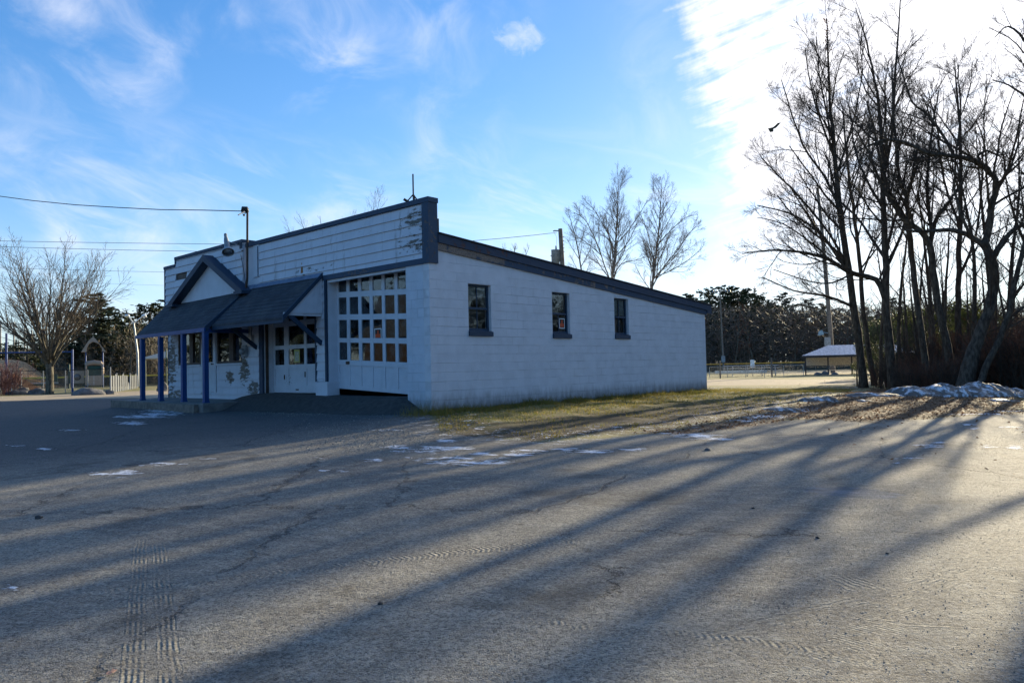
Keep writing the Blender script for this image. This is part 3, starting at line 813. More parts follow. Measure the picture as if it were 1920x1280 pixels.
# parapet over the garage doors
pa = MB()
clap(pa, 0.17, 7.20, 3.12, 4.32, 0.0, 0.2153, first=3.235)
pa.box(0.011, 0.225, -0.0, 7.9, 3.0, 4.34)
para = pa.build('parapet', M['siding'], BLD)
MB().box(-.04, .235, -.045, 0.17, 3.0, 4.33).build('corner_trim', M['blue'], para)
MB().box(-.05, .25, -.06, 7.93, 4.331, 4.44).build('parapet_cap', M['blue'], para)
MB().box(-.03, .02, 0.171, 4.05, 2.995, 3.118).build('header_trim', M['blue'], para)
MB().box(-.02, .009, 7.2, 7.52, 3.42, 4.33).build('margin_board', M['white'], para)
MB().box(-.035, -.021, 7.24, 7.27, 3.42, 4.28).build('margin_strip', M['blue'], para)
MB().box(0.235, 0.30, -.02, 0.03, 3.68, 4.0).build('parapet_stay', M['rustmetal'], para)
rs = MB(); rs.hexa([(-.0285, 4.93, 3.24), (-.024, 4.93, 3.24), (-.024, 5.06, 3.24), (-.0285, 5.06, 3.24), (-.0285, 4.985, 3.56), (-.024, 4.985, 3.56), (-.024, 5.0, 3.56), (-.0285, 5.0, 3.56)])
rs.build('rust_streak', M['rust'], para)

# taller left sign box
sb = MB()
clap(sb, 7.95, 13.22, 3.02, 4.25, -0.10, 0.2153, first=3.14, skip=(3.75, 3.95, 11.60, 12.42))
clap(sb, 7.95, 12.40, 4.2163, 4.46, -0.10, 0.2153)
sb.box(-0.085, 0.30, 7.95, 13.22, 3.0, 4.24); sb.box(-.085, .30, 7.95, 12.40, 4.241, 4.47)
sbo = sb.build('sign_box', M['siding'], BLD)
MB().box(-.0845, -.084, 11.60, 12.42, 3.79, 4.0).build('board_gap', M['inner'], sbo) if False else None
MB().hexa([(-.088, 11.60, 3.785), (-.0852, 11.60, 3.785), (-.0852, 12.42, 3.785), (-.088, 12.42, 3.785), (-.088, 11.60, 4.0), (-.0852, 11.60, 4.0), (-.0852, 12.42, 4.0), (-.088, 12.42, 4.0)]).build('board_gap', M['brown'], sbo)
c_ = MB(); c_.box(-.15, .34, 7.93, 12.46, 4.471, 4.56); c_.box(-.15, .34, 12.461, 13.30, 4.241, 4.33); c_.box(-.14, .33, 12.401, 12.46, 4.331, 4.47); c_.build('sign_box_cap', M['blue'], sbo)
MB().box(-.13, -.02, 13.222, 13.30, 3.0, 4.24).build('corner_board', M['blue'], sbo)
MB().box(-.135, -.127, 7.96, 8.1, 4.30, 4.47).build('sign_bracket', M['dkblue'], sbo)

# ---- overhead door 1 (sagging), recessed
def lerp(a, b, t): return a+(b-a)*t
GY0, GY1 = 0.792, 3.90
RL = [3.01, 2.70, 2.56, 2.13, 1.99, 1.53, 1.42, 0.98]        # row edges at y=3.8
RR = [2.97, 2.56, 2.43, 1.99, 1.86, 1.42, 1.29, 0.86]        # at y=1.25
def zr(i, y, A=RL, B=RR): return lerp(B[i], A[i], (y-1.25)/2.55)
gd = MB(); gx0, gx1 = 0.30, 0.345
def slopebox(mbb, y0, y1, zb0, zb1, zt0, zt1, x0=gx0, x1=gx1):
    mbb.hexa([(x0, y0, zb0), (x1, y0, zb0), (x1, y1, zb1), (x0, y1, zb1), (x0, y0, zt0), (x1, y0, zt0), (x1, y1, zt1), (x0, y1, zt1)])
cols = [(1.14, 0.792), (1.58, 1.47), (2.06, 1.95), (2.54, 2.42), (3.0, 2.88), (3.49, 3.37), (3.90, 3.85)]
panes = [(0.83, 1.12), (1.20, 1.50), (1.60, 1.98), (2.08, 2.44), (2.56, 2.90), (3.02, 3.39), (3.51, 3.84)]
panes = [(1.16, 1.47), (1.58, 1.95), (2.06, 2.42), (2.54, 2.88), (3.00, 3.37), (3.49, 3.84)]
stiles = [(GY0, 1.16), (1.47, 1.58), (1.95, 2.06), (2.42, 2.54), (2.88, 3.0), (3.37, 3.49), (3.84, GY1)]
stiles[0] = (1.04, 1.16)
for (a, b_) in stiles:
    slopebox(gd, a, b_, zr(7, a), zr(7, b_), zr(0, a)-0.0, zr(0, b_))
for i in (1, 3, 5):
    for (a, b_) in panes:
        slopebox(gd, a, b_, zr(i+1, a), zr(i+1, b_), zr(i, a), zr(i, b_), gx0+.003, gx1-.003)
for (a, b_) in panes:  # sash lines
    slopebox(gd, a, b_, zr(0, a)-.02, zr(0, b_)-.02, zr(0, a), zr(0, b_), gx0+.003, gx1-.003)
# bottom section with panels
BZL, BZR = 0.25, 0.13
def bz(y): return lerp(BZR, BZL, (y-1.25)/2.55)
slopebox(gd, 1.04, GY1, zr(7, 1.04)-.13, zr(7, GY1)-.13, zr(7, 1.04)-.001, zr(7, GY1)-.001)
slopebox(gd, 1.04, GY1, bz(1.04), bz(GY1), bz(1.04)+.10, bz(GY1)+.10)
slopebox(gd, 1.045, GY1-.005, bz(1.045)+.1, bz(GY1-.005)+.1, zr(7, 1.045)-.13, zr(7, GY1-.005)-.13, gx0+.018, gx1-.01)
for (a, b_) in stiles[0:1]+[(y-.035, y+.035) for y in (1.525, 2.005, 2.48, 2.94, 3.43)]+[stiles[-1]]:
    slopebox(gd, a, b_, bz(a)+.1, bz(b_)+.1, zr(7, a)-.13, zr(7, b_)-.13, gx0+.001, gx1-.011)
gdo = gd.build('garage_door', M['door'], BLD)
g = MB(); slopebox(g, 1.05, GY1-.01, zr(7, 1.05), zr(7, GY1), zr(0, 1.05)-.02, zr(0, GY1)-.02, gx0+.020, gx0+.023); g.build('glass_panes', M['glass'], gdo)
cb_ = MB()
for (ci, ri) in ((3, 2), (4, 3)):
    a, b_ = panes[ci]; j = ri*2
    slopebox(cb_, a-.03, b_+.03, zr(j+1, a)-.03, zr(j+1, b_)-.03, zr(j, a)+.03, zr(j, b_)+.03, gx0+.026, gx0+.034)
cb_.build('backing_board', M['card'], gdo)
notice(gdo, (gx0+.012, 2.375, 1.425), (0, -1, 0), 0.27, 0.27, (-1, 0, 0))
MB().box(gx0-.03, gx0, 3.40, 3.52, 0.86, 0.93).build('handle', M['rustmetal'], gdo)
MB().box(0.02, 0.10, GY0, 3.9, 2.93, 2.994).build('door_head', M['white'], gdo)
# interior glimpses: light coloured bench and shelf seen through the panes
ib = MB(); ib.box(1.4, 1.9, 0.6, 2.4, 0.95, 1.02); ib.box(2.6, 3.0, 2.8, 3.9, 0.2, 1.5); ib.build('workbench', plain('pale_bench', (0.35, 0.30, 0.25), 0.8), BLD)

# ---- entry door (second overhead door with a wicket)
ed = MB(); ex0, ex1 = 0.30, 0.345
ec = [(4.44, 4.80, 5.35), (5.35, 5.46, 6.25), (6.25, 6.36, 6.47)]
EY = [(4.44, 4.50), (5.35, 5.46), (6.25, 6.47), (6.97, 7.05)]   # stiles
EP = [(4.50, 5.35), (5.46, 6.25), (6.47, 6.97)]
EZ = [(2.98, 2.90), (2.10, 1.96), (1.44, 1.33), (0.90, 0.78), (0.33, 0.13)]   # rails top,bottom
for a, b_ in EY: ed.box(ex0, ex1, a, b_, 0.13, 2.98)
for a, b_ in EP:
    for (zt_, zb_) in EZ: ed.box(ex0+.002, ex1-.002, a, b_, zb_, zt_)
    ed.box(ex0+.018, ex1-.01, a-.01, b_+.01, 0.30, 0.82)
ed.box(ex0+.004, ex1-.004, 6.47, 6.97, 0.56, 0.58)
edo = ed.build('wicket_garage_door', M['door'], BLD)
g = MB()
for a, b_ in EP:
    for (z0, z1) in ((0.90, 1.33), (1.44, 1.96), (2.10, 2.90)): g.box(ex0+.02, ex0+.023, a-.005, b_+.005, z0-.005, z1+.005)
g.build('glass_panes', M['glass'], edo)
MB().box(ex0+.026, ex0+.034, 5.40, 6.30, 0.86, 1.37).build('backing_board', M['card'], edo)
MB().box(ex0+.026, ex0+.034, 4.45, 5.36, 0.86, 1.37).build('backing_board', M['card'], edo)
nt = MB(); nt.box(ex0+.012, ex0+.014, 5.70, 5.98, 0.96, 1.30, 0); nt.box(ex0+.010, ex0+.012, 5.74, 5.94, 0.99, 1.25, 1); nt.build('notice', [plain('faded_yellow', (0.42, 0.40, 0.12), 0.6), plain('pale_paper', (0.40, 0.40, 0.30), 0.6, var=0.5, scale=30)], edo)
for hb__ in ((ex0-.02, ex0, 5.40, 5.425, 0.55, 0.70), (ex0-.02, ex0, 6.44, 6.465, 0.5, 0.62), (ex0-.015, ex0, 5.75, 5.88, 0.20, 0.23)): MB().box(*hb__).build('handle', M['rustmetal'], edo)

# ---- left windows and door
def bay(y0, y1, z0, z1):
    fr = MB(); w = .07
    x0, x1 = -.012, .06
    fr.box(x0, x1, y0+.001, y0+w, z0+.001, z1-.001); fr.box(x0, x1, y1-w, y1-.001, z0+.001, z1-.001)
    fr.box(x0, x1, y0+w, y1-w, z0+.001, z0+w); fr.box(x0, x1, y0+w, y1-w, z1-w, z1-.001)
    ym = y0+(y1-y0)*0.42
    fr.box(x0, x1, ym-.13, ym+.13, z0+w, z1-w)
    o = fr.build('window', M['brown'], BLD)
    g = MB(); g.box(.03, .034, y0+w, y1-w, z0+w, z1-w); g.build('pane', M['glass'], o)
    s = MB(); s.box(-.04, -.013, y0-.03, y1+.03, z0-.05, z0); s.build('sill', M['white'], o)
    return o
bw = [bay(*WL[0]), bay(*WL[1])]
cr = MB()
n_ = 9
for i in range(n_):      # gathered net curtain with a pointed lower edge
    a = 9.62-0.036*i*1.2
    cr.q((.045+.01*(i % 2), a, 1.92), (.045+.01*((i+1) % 2), a-.0432, 1.92), (.045+.01*((i+1) % 2), a-.0432, 1.12+0.10*abs(i+1-4)), (.045+.01*(i % 2), a, 1.12+0.10*abs(i-4)))
cr.build('curtain', plain('net_curtain', (0.85, 0.80, 0.76), 0.8, var=0.05), bw[1])
cr = MB(); cr.box(.045, .05, 11.84, 12.10, 1.08, 2.0); cr.build('curtain', plain('pale_curtain', (0.88, 0.86, 0.82), 0.8, var=0.05), bw[0])
dr = MB(); dr.box(.0, .05, 9.98, 10.72, .13, 1.06); dr.box(0, .05, 9.98, 10.72, 1.96, 2.03); dr.box(0, .05, 9.98, 10.10, 1.06, 1.96); dr.box(0, .05, 10.60, 10.72, 1.06, 1.96)
dro = dr.build('front_door', M['door'], BLD)
MB().box(.02, .024, 10.10, 10.60, 1.06, 1.96).build('pane', M['glass'], dro)
t = MB(); t.box(-.03, .04, 9.862, 9.978, .12, 2.03); t.box(-.03, .04, 10.722, 10.838, .12, 2.03); t.box(-.03, .04, 9.862, 10.838, 2.031, 2.08); t.build('door_frame', M['white'], dro)
kn = MB(); kn.tube([(-.001, 10.04, 1.0), (-.05, 10.04, 1.0)], [.012, .012], 8); kn.tube([(-.05, 10.04, 1.0), (-.06, 10.04, 1.0), (-.085, 10.04, 1.0)], [.016, .032, .018], 10); kn.build('door_knob', M['black'], dro, True)

# ---- canopies
def roofslab(name, A, B, C_, D_, th=.05):
    """A,B wall edge (low y, high y), C outer high y, D outer low y"""
    mb = MB(); dn = Vector((0, 0, -th))
    P_ = [Vector(p_) for p_ in (D_, A, B, C_)]
    mb.hexa([P_[0]+dn, P_[1]+dn, P_[2]+dn, P_[3]+dn, P_[0], P_[1], P_[2], P_[3]])
    # shingle courses as thin overlapping steps
    nrow = 10
    for i in range(nrow):
        t0, t1 = i/nrow, (i+1)/nrow+.02
        t1 = min(t1, 1)
        a0 = P_[0].lerp(P_[1], t0); a1 = P_[0].lerp(P_[1], t1); b0 = P_[3].lerp(P_[2], t0); b1 = P_[3].lerp(P_[2], t1)
        u0 = Vector((0, 0, .014)); u1 = Vector((0, 0, .003))
        mb.hexa([a0+u1*.5, a1+u1*.5, b1+u1*.5, b0+u1*.5, a0+u0, a1+u1, b1+u1, b0+u0])
    return mb.build(name, M['shingle'], BLD)
can = roofslab('canopy_roof', (-.025, 4.06, 3.14), (-.025, 8.3, 3.14), (-1.16, 8.3, 2.04), (-1.16, 4.06, 2.02))
MB().hexa([(-.03, 4.07, 3.20), (-.026, 4.07, 3.20), (-.026, 7.9, 3.21), (-.03, 7.9, 3.21), (-.14, 4.07, 3.075), (-.13, 4.07, 3.06), (-.13, 7.9, 3.07), (-.14, 7.9, 3.085)]).build('flashing', plain('bluish_flashing', (0.13, 0.17, 0.24), 0.6), can)
rk = MB(); rk.hexa([(-.03, 4.02, 3.08), (-.03, 4.055, 3.08), (-1.17, 4.055, 1.93), (-1.17, 4.02, 1.93), (-.03, 4.02, 3.20), (-.03, 4.055, 3.20), (-1.17, 4.055, 2.07), (-1.17, 4.02, 2.07)]); rk.build('rake_board', M['dkblue'], can)
MB().box(-1.155, -1.12, 4.06, 8.3, 1.90, 1.985).build('eave_board', M['dkblue'], can)
tp = MB(); tp.q((-.03, 4.07, 2.16), (-1.0, 4.07, 2.14), (-.03, 4.07, 3.08)); tp.q((-.03, 4.09, 2.16), (-.03, 4.09, 3.08), (-1.0, 4.09, 2.14)); tp.q((-.03, 4.07, 2.16), (-.03, 4.09, 2.16), (-1.0, 4.09, 2.14), (-1.0, 4.07, 2.14)); tp.build('end_panel', M['white'], can)
bm = MB(); bm.box(-1.08, -.03, 4.10, 4.16, 2.085, 2.155); bm.build('tie_beam', M['white'], can)
for yy in (4.13, 7.38):
    MB().beam((-.98, yy, 2.12), (-.015, yy, 1.40), .055, .11).build('brace', M['dkblue'], can)
por = roofslab('porch_roof', (-.03, 7.80, 3.16), (-.03, 13.22, 3.10), (-1.16, 12.93, 1.99), (-1.36, 7.74, 1.97))
rk = MB(); rk.hexa([(-.12, 7.735, 3.0), (-.12, 7.77, 3.0), (-1.37, 7.735, 1.83), (-1.37, 7.70, 1.83), (-.12, 7.735, 3.09), (-.12, 7.77, 3.09), (-1.37, 7.735, 2.0), (-1.37, 7.70, 2.0)]); rk.build('rake_board', M['dkblue'], por)
ev = MB(); ev.hexa([(-1.39, 7.70, 1.85), (-1.35, 7.70, 1.85), (-1.14, 12.98, 1.88), (-1.18, 12.98, 1.88), (-1.39, 7.70, 1.965), (-1.35, 7.70, 1.965), (-1.14, 12.98, 1.985), (-1.18, 12.98, 1.985)]); ev.build('eave_board', M['post'], por)
MB().box(-1.30, -.03, 7.80, 7.87, 1.84, 1.95).build('tie_beam', M['post'], por)
MB().box(-.60, -.03, 8.0, 13.1, 2.05, 2.08).build('soffit', M['dkblue'], por)
for i, (xx, yy) in enumerate(((-1.15, 12.50), (-1.19, 11.02), (-1.25, 9.30), (-1.31, 7.80))):
    po = MB(); po.box(xx-.062, xx+.062, yy-.062, yy+.062, -.10, 1.86); po.box(xx-.075, xx+.075, yy-.075, yy+.075, -.09, -.05)
    po.build('porch_post', M['post'], BLD)

# ---- decorative gable
pk = (9.78, 4.30); lf_ = (12.35, 2.97); rf_ = (7.42, 3.02)
gp_ = MB(); xg = -.17
gp_.q((xg, lf_[0]-.12, 3.0), (xg, rf_[0]+.12, 3.0), (xg, pk[0], pk[1]-.12)); gp_.q((xg+.03, rf_[0]+.12, 3.0), (xg+.03, lf_[0]-.12, 3.0), (xg+.03, pk[0], pk[1]-.12))
gpo = gp_.build('gable_panel', M['white'], BLD)
for s0 in (lf_, rf_):
    mb = MB(); sg = 1 if s0 is lf_ else -1
    xa, xb = -.44, -.10
    th = .20
    mb.hexa([(xa, s0[0], s0[1]), (xb, s0[0], s0[1]), (xb, s0[0]-sg*.34, s0[1]), (xa, s0[0]-sg*.34, s0[1]),
             (xa, pk[0]+.001*sg, pk[1]), (xb, pk[0]+.001*sg, pk[1]), (xb, pk[0]+.001*sg, pk[1]-.30), (xa, pk[0]+.001*sg, pk[1]-.30)] if False else
            [(xa, s0[0], s0[1]), (xb, s0[0], s0[1]), (xb, s0[0]-sg*.36, s0[1]), (xa, s0[0]-sg*.36, s0[1]),
             (xa, pk[0]+.002*sg, pk[1]), (xb, pk[0]+.002*sg, pk[1]), (xb, pk[0]+.002*sg, pk[1]-.20), (xa, pk[0]+.002*sg, pk[1]-.20)])
    mb.build('gable_rafter', M['dkblue'], gpo)
    rb = MB(); rb.box(-.46, -.12, min(s0[0]+sg*.03, s0[0]-sg*.45), max(s0[0]+sg*.03, s0[0]-sg*.45), s0[1]-.09, s0[1]-.002); rb.build('gable_return', M['dkblue'], gpo)
MB().box(xg-.015, xg-.001, pk[0]-.11, pk[0]+.09, 3.83, 3.99).build('vent', M['white'], gpo)

# ---- porch slab, kerb, asphalt ramps
kb = MB(); kb.hexa([(-1.62, 7.3, -.60), (0.0, 7.3, -.6), (0, 13.8, -.6), (-1.42, 13.8, -.6), (-1.62, 7.3, -.10), (0, 7.3, -.07), (0, 13.8, -.06), (-1.42, 13.8, -.10)])
kb.build('porch_slab', M['concrete'], BLD)
kr = MB(); kr.hexa([(-1.74, 7.6, -.6), (-1.623, 7.6, -.6), (-1.423, 14.1, -.6), (-1.54, 14.1, -.6), (-1.74, 7.6, -.13), (-1.623, 7.6, -.12), (-1.423, 14.1, -.085), (-1.54, 14.1, -.085)]); kr.build('kerb', M['wood'], BLD)
rp = MB(); NY_, NX_ = 60, 16
yy = np.linspace(0.05, 8.9, NY_); xx = np.linspace(0.345, -2.6, NX_)
base = len(rp.v)
for y in yy:
    hy = np.interp(y, [0.05, 0.3, 0.9, 2.5, 3.8, 7.2, 7.9, 8.6, 8.9], [-.42, -.22, .075, .075, .085, .125, .06, -.10, -.13])
    reach = np.interp(y, [0.05, 1.0, 3.5, 7.0, 8.9], [0.4, 0.8, 1.0, 1.3, 1.2])
    for x in xx:
        t_ = max(0, min(1, (-x)/reach)); g_ = tz(x, y)
        zz = hy*(1-sstep(t_, 0, 1))+(g_-.02)*sstep(t_, 0, 1)+.012*mnoise.noise(Vector((x*3, y*3, 0)))
        rp.v.append((x, y, max(zz, g_-.05) if t_ > .9 else zz))
for i in range(NY_-1):
    for j in range(NX_-1):
        a = base+i*NX_+j; rp.f.append((a, a+NX_, a+NX_+1, a+1)); rp.mi.append(0)
ro = rp.build('asphalt_ramp', M['apron'], None, True); tag(ro, kind='structure'); ro.name = 'driveway_ramp'

# ---- meter, conduits, service mast, flood light, aerial stub
mt = MB(); mt.box(-.12, -.028, 7.85, 8.10, 1.17, 1.50); mt.tube([(-.12, 7.97, 1.32), (-.20, 7.97, 1.32), (-.22, 7.97, 1.32)], [.085, .085, .05], 14); mt.build('electric_meter', M['greybox'], BLD)
mt = MB(); mt.box(-.10, -.028, 7.55, 7.78, 1.45, 1.75); mt.tube([(-.05, 7.65, 1.75), (-.05, 7.65, 3.0)], [.025, .025], 8); mt.tube([(-.05, 7.76, 1.75), (-.05, 7.76, 2.2), (-.05, 7.62, 2.35), (-.05, 7.60, 3.0)], [.015]*4, 6); mt.build('conduit', M['metal'], BLD)
sm_ = MB(); sm_.tube([(-.22, 7.62, 2.95), (-.17, 7.60, 3.4), (-.17, 7.57, 4.6), (-.17, 7.55, 5.30)], [.032]*4, 10)
sm_.build('service_mast', M['rustmetal'], BLD, True)
wh = MB(); wh.tube([(-.17, 7.55, 5.28), (-.20, 7.58, 5.38), (-.24, 7.66, 5.40), (-.25, 7.72, 5.33)], [.05, .075, .06, .03], 10); wh.build('weather_head', M['black'], BLD, True)
sc_ = MB(); sc_.tube([(-.2, 7.9, 4.1), (-.19, 7.72, 3.5), (-.2, 7.62, 3.05)], [.008]*3, 5); sc_.build('loose_cable', M['black'], BLD)
fl_ = MB(); fl_.tube([(-.02, 8.15, 4.42), (-.45, 8.10, 4.46)], [.02, .02], 8); fl_.tube([(-.5, 8.2, 4.66), (-.52, 8.12, 4.50), (-.54, 8.05, 4.38), (-.56, 7.98, 4.28), (-.60, 7.86, 4.12)], [.04, .07, .075, .085, .17], 16, cap=False)
fl_.tube([(-.5, 8.2, 4.66), (-.49, 8.23, 4.71)], [.05, .04], 10)
fl_.tube([(-.595, 7.875, 4.14), (-.55, 8.0, 4.30)], [.12, .05], 12)
fl_.build('flood_light', M['greybox'], BLD, True)
an = MB(); an.tube([(.06, .55, 4.47), (.06, .55, 5.06)], [.018, .018], 8)
for a in range(3): an.beam((.06+.16*cos(a*2.1), .55+.16*sin(a*2.1), 4.44), (.06, .55, 4.60), .022)
an.tube([(.06, .72, 4.46), (-.03, .78, 4.52)], [.03, .03], 6)
an.build('aerial_stub', M['rustmetal'], BLD)

# ------------------------------------------------------------------ tree growth
R = random.Random(11)
def rdir(d, ang, az=None):
    d = d.normalized(); a = d.orthogonal().normalized(); b = d.cross(a)
    az = R.uniform(0, 2*pi) if az is None else az
    return (d*cos(ang)+(a*cos(az)+b*sin(az))*sin(ang)).normalized()
class TP:
    def __init__(s, **kw):
        s.maxl = 3; s.kids = (9, 7, 5, 4); s.ang = (45, 42, 40, 38); s.ratio = (.55, .5, .45, .4); s.wig = .10; s.up = .05; s.seg = .45; s.rmin = .007; s.t0 = .25; s.taper = .35; s.squash = 1.0; s.lmin = 1.6; s.lk = 1.7; s.droop = 0
        for a_, b_ in kw.items(): setattr(s, a_, b_)
def grow(mb, p, d, Lh, r, lvl, T):
    n = max(2, min(7, int(Lh/T.seg)))
    pts = [p]; rad = [r]; q = p.copy(); dd = d.copy()
    for i in range(n):
        dd = (dd+Vector((R.gauss(0, T.wig), R.gauss(0, T.wig), R.gauss(0, T.wig)+T.up))).normalized()
        q = q+dd*(Lh/n)
        pts.append(q.copy()); rad.append(max(T.rmin*.7, r*(1-(1-T.taper)*(i+1)/n)))
    mb.tube(pts, rad, 5 if lvl <= 1 else 3, cap=False)
    if lvl < T.maxl:
        spawn(mb, pts, rad, Lh, lvl, T)
def spawn(mb, pts, rad, Lh, lvl, T, t0=None, kids=None):
    t0 = T.t0 if t0 is None else t0
    K = T.kids[min(lvl, 3)] if kids is None else kids
    n = len(pts)-1
    for c in range(K):
        t = t0+(1-t0)*(c+R.random())/K
        x = min(n-1e-3, t*n); i = int(x); f_ = x-i
        pp = pts[i].lerp(pts[i+1], f_); dr = (pts[i+1]-pts[i]).normalized()
        rr = rad[i]*(1-f_)+rad[i+1]*f_
        nd = rdir(dr, radians(T.ang[min(lvl, 3)]*R.uniform(.6, 1.3)))
        nl = Lh*T.ratio[min(lvl, 3)]*(1.15-.80*t)*R.uniform(.7, 1.25)
        if nl < .12: continue
        grow(mb, pp, nd, nl, max(T.rmin, min(rr*.55, nl*.0145)), lvl+1, T)

def pxpath(pts, D0, drift=0.0, first=None):
    """pixel polyline to points at real distance about D0"""
    out = []
    for i, (x, y) in enumerate(pts):
        out.append(at(x, y, D0+drift*i))
    if first is not None: out[0] = first
    return out
def dense(pts, rad, m=3):
    P_, R_ = [], []
    n = len(pts)
    for i in range(n-1):
        p0 = pts[max(i-1, 0)]; p1 = pts[i]; p2 = pts[i+1]; p3 = pts[min(i+2, n-1)]
        for j in range(m):
            t = j/m
            q = 0.5*((2*p1)+(p2-p0)*t+(2*p0-5*p1+4*p2-p3)*t*t+(3*p1-p0-3*p2+p3)*t**3)
            P_.append(q+Vector((R.gauss(0, .02), R.gauss(0, .02), 0))); R_.append(rad[i]*(1-t)+rad[i+1]*t)
    P_.append(pts[-1]); R_.append(rad[-1])
    return P_, R_
def pw(w, D): return w/F*D/2     # pixel width to radius

def bigtree(name, label, cat, group, D0, trunk, limbs, T, kids=16, t0=.3, kl=(6,), bark_='bark', twig_='twig', tw=None, lratio=.45):
    """trunk=[(px,py,width)], limbs = list of the same"""
    g = gp(trunk[0][0], trunk[0][1]) if D0 is None else onground(trunk[0][0], D0)
    D = (g-CAMP).dot(fw)
    root = thing(name, label, cat, (g.x, g.y, g.z), 0, group)
    tr = MB(); br = MB()
    pts = [Vector(g)-Vector((0, 0, .15))]+[at(x, y, D) for x, y, w in trunk[1:]]
    rad = [pw(w, D) for x, y, w in trunk]
    P_, R_ = dense(pts, rad)
    R_[0] *= 1.35; R_[1] *= 1.1
    tr.tube(P_, R_, 10)
    Lh = sum((P_[i+1]-P_[i]).length for i in range(len(P_)-1))
    spawn(br, P_, R_, Lh*lratio, 0, T, t0, kids)
    for li, lb in enumerate(limbs):
        dz = R.uniform(-.25, .25)
        pts = [at(x, y, D+dz*i) for i, (x, y, w) in enumerate(lb)]
        rad = [pw(w, D) for x, y, w in lb]
        P_, R_ = dense(pts, rad)
        tr.tube(P_, R_, 7)
        Ll = sum((P_[i+1]-P_[i]).length for i in range(len(P_)-1))
        spawn(br, P_, R_, max(T.lmin, Ll*.42), 0, T, .10, max(6, int(Ll*T.lk)))
    loc = Vector(g)
    for mb in (tr, br): mb.v = [(v[0]-loc.x, v[1]-loc.y, v[2]-loc.z) for v in mb.v]
    tr.build('trunk', M[bark_], root, True)
    br.build('crown', M[twig_], root)
    return root

TB = TP(lk=2.3, maxl=4, kids=(14, 10, 8, 5), ang=(42, 38, 38, 36), ratio=(.9, .56, .52, .5), wig=.11, up=.07, seg=.32, rmin=.0055)
G1 = 'bare trees in the roadside row right of the garage'
bigtree('bare_tree', 'tall straight bare tree at the left end of the roadside row, leafy tip', 'tree', G1, 40,
    [(1618, 722, 15), (1612, 650, 14), (1600, 570, 13), (1590, 500, 12), (1580, 430, 11), (1571, 350, 9), (1562, 260, 7), (1556, 190, 5), (1552, 110, 3.5), (1550, 35, 1.5)],
    [[(1592, 512, 7), (1570, 480, 5), (1530, 430, 4), (1480, 400, 3), (1420, 385, 2)], [(1576, 395, 6), (1545, 330, 4.5), (1505, 270, 3.5), (1480, 200, 2.5), (1465, 150, 1.5)], [(1590, 500, 6), (1555, 440, 4.5), (1500, 370, 3.5), (1450, 320, 2.5), (1425, 290, 1.5)],
     [(1566, 300, 5), (1540, 230, 3.5), (1520, 160, 2.5), (1510, 90, 1.5)], [(1568, 330, 5), (1595, 250, 3.5), (1610, 180, 2.5), (1618, 130, 1.5)], [(1600, 575, 6), (1550, 555, 4.5), (1490, 545, 3), (1430, 520, 2)], [(1562, 270, 4), (1545, 190, 3), (1535, 120, 2), (1532, 60, 1)]], TB, 18, .28, lratio=.36)
bigtree('bare_tree', 'slim bare tree just right of the tall straight one, its trunk a third as thick', 'tree', G1, 43,
    [(1640, 718, 10), (1626, 640, 9), (1617, 560, 8), (1612, 490, 7), (1602, 410, 6), (1592, 330, 5), (1585, 260, 3.5), (1580, 200, 2)],
    [[(1600, 400, 4), (1625, 330, 3), (1640, 270, 2)]], TB, 14, .35, lratio=.34)
bigtree('bare_tree', 'bare tree with a long low limb sweeping left across the slim trunks', 'tree', G1, 37,
    [(1674, 726, 17), (1668, 650, 16), (1662, 590, 14), (1662, 500, 12), (1657, 400, 10), (1655, 300, 8), (1650, 220, 6), (1640, 150, 4), (1625, 80, 3), (1604, 15, 1.5)],
    [[(1660, 560, 11), (1642, 524, 10), (1594, 511, 9), (1556, 487, 7), (1514, 475, 5.5), (1470, 470, 4), (1430, 470, 2.5), (1392, 476, 1.5)], [(1560, 490, 4), (1520, 455, 3), (1470, 420, 2.2), (1420, 408, 1.2)], [(1600, 512, 4), (1560, 530, 3.2), (1520, 528, 2.5), (1450, 505, 1.5)],
     [(1662, 500, 7), (1690, 440, 5), (1700, 390, 3.5), (1712, 330, 2)], [(1656, 340, 6), (1672, 250, 5), (1679, 140, 4), (1688, 0, 2)], [(1655, 390, 6), (1620, 330, 4), (1600, 260, 3), (1590, 190, 1.5)]], TB, 12, .3, lratio=.36)
bigtree('bare_tree', 'bare tree with a slightly wavy trunk in the middle of the roadside row', 'tree', G1, 35,
    [(1738, 728, 13), (1730, 640, 12), (1722, 580, 11), (1712, 500, 10), (1706, 450, 10), (1694, 405, 8), (1672, 370, 7), (1655, 320, 6), (1640, 250, 4), (1625, 190, 2.5)],
    [[(1706, 440, 7), (1700, 380, 6), (1685, 320, 5), (1676, 230, 4), (1672, 120, 2)]], TB, 14, .35, lratio=.36)
bigtree('bare_tree', 'bare tree forking twice above head height, its left stem bending left', 'tree', G1, 34,
    [(1782, 728, 15), (1776, 650, 14), (1762, 590, 13), (1752, 530, 13), (1744, 460, 12), (1722, 430, 10), (1696, 412, 9), (1670, 375, 8), (1650, 340, 6), (1630, 290, 4), (1600, 240, 2)],
    [[(1744, 462, 9), (1752, 420, 8), (1770, 390, 7), (1785, 370, 5), (1800, 350, 4), (1815, 320, 2.5)], [(1746, 455, 7), (1742, 400, 6), (1738, 340, 5), (1748, 250, 3.5), (1760, 170, 2)], [(1700, 420, 5), (1702, 370, 4), (1715, 300, 3), (1720, 250, 1.5)],
     [(1720, 432, 5), (1700, 380, 4), (1712, 330, 3), (1735, 280, 2)]], TB, 12, .4, lratio=.36)
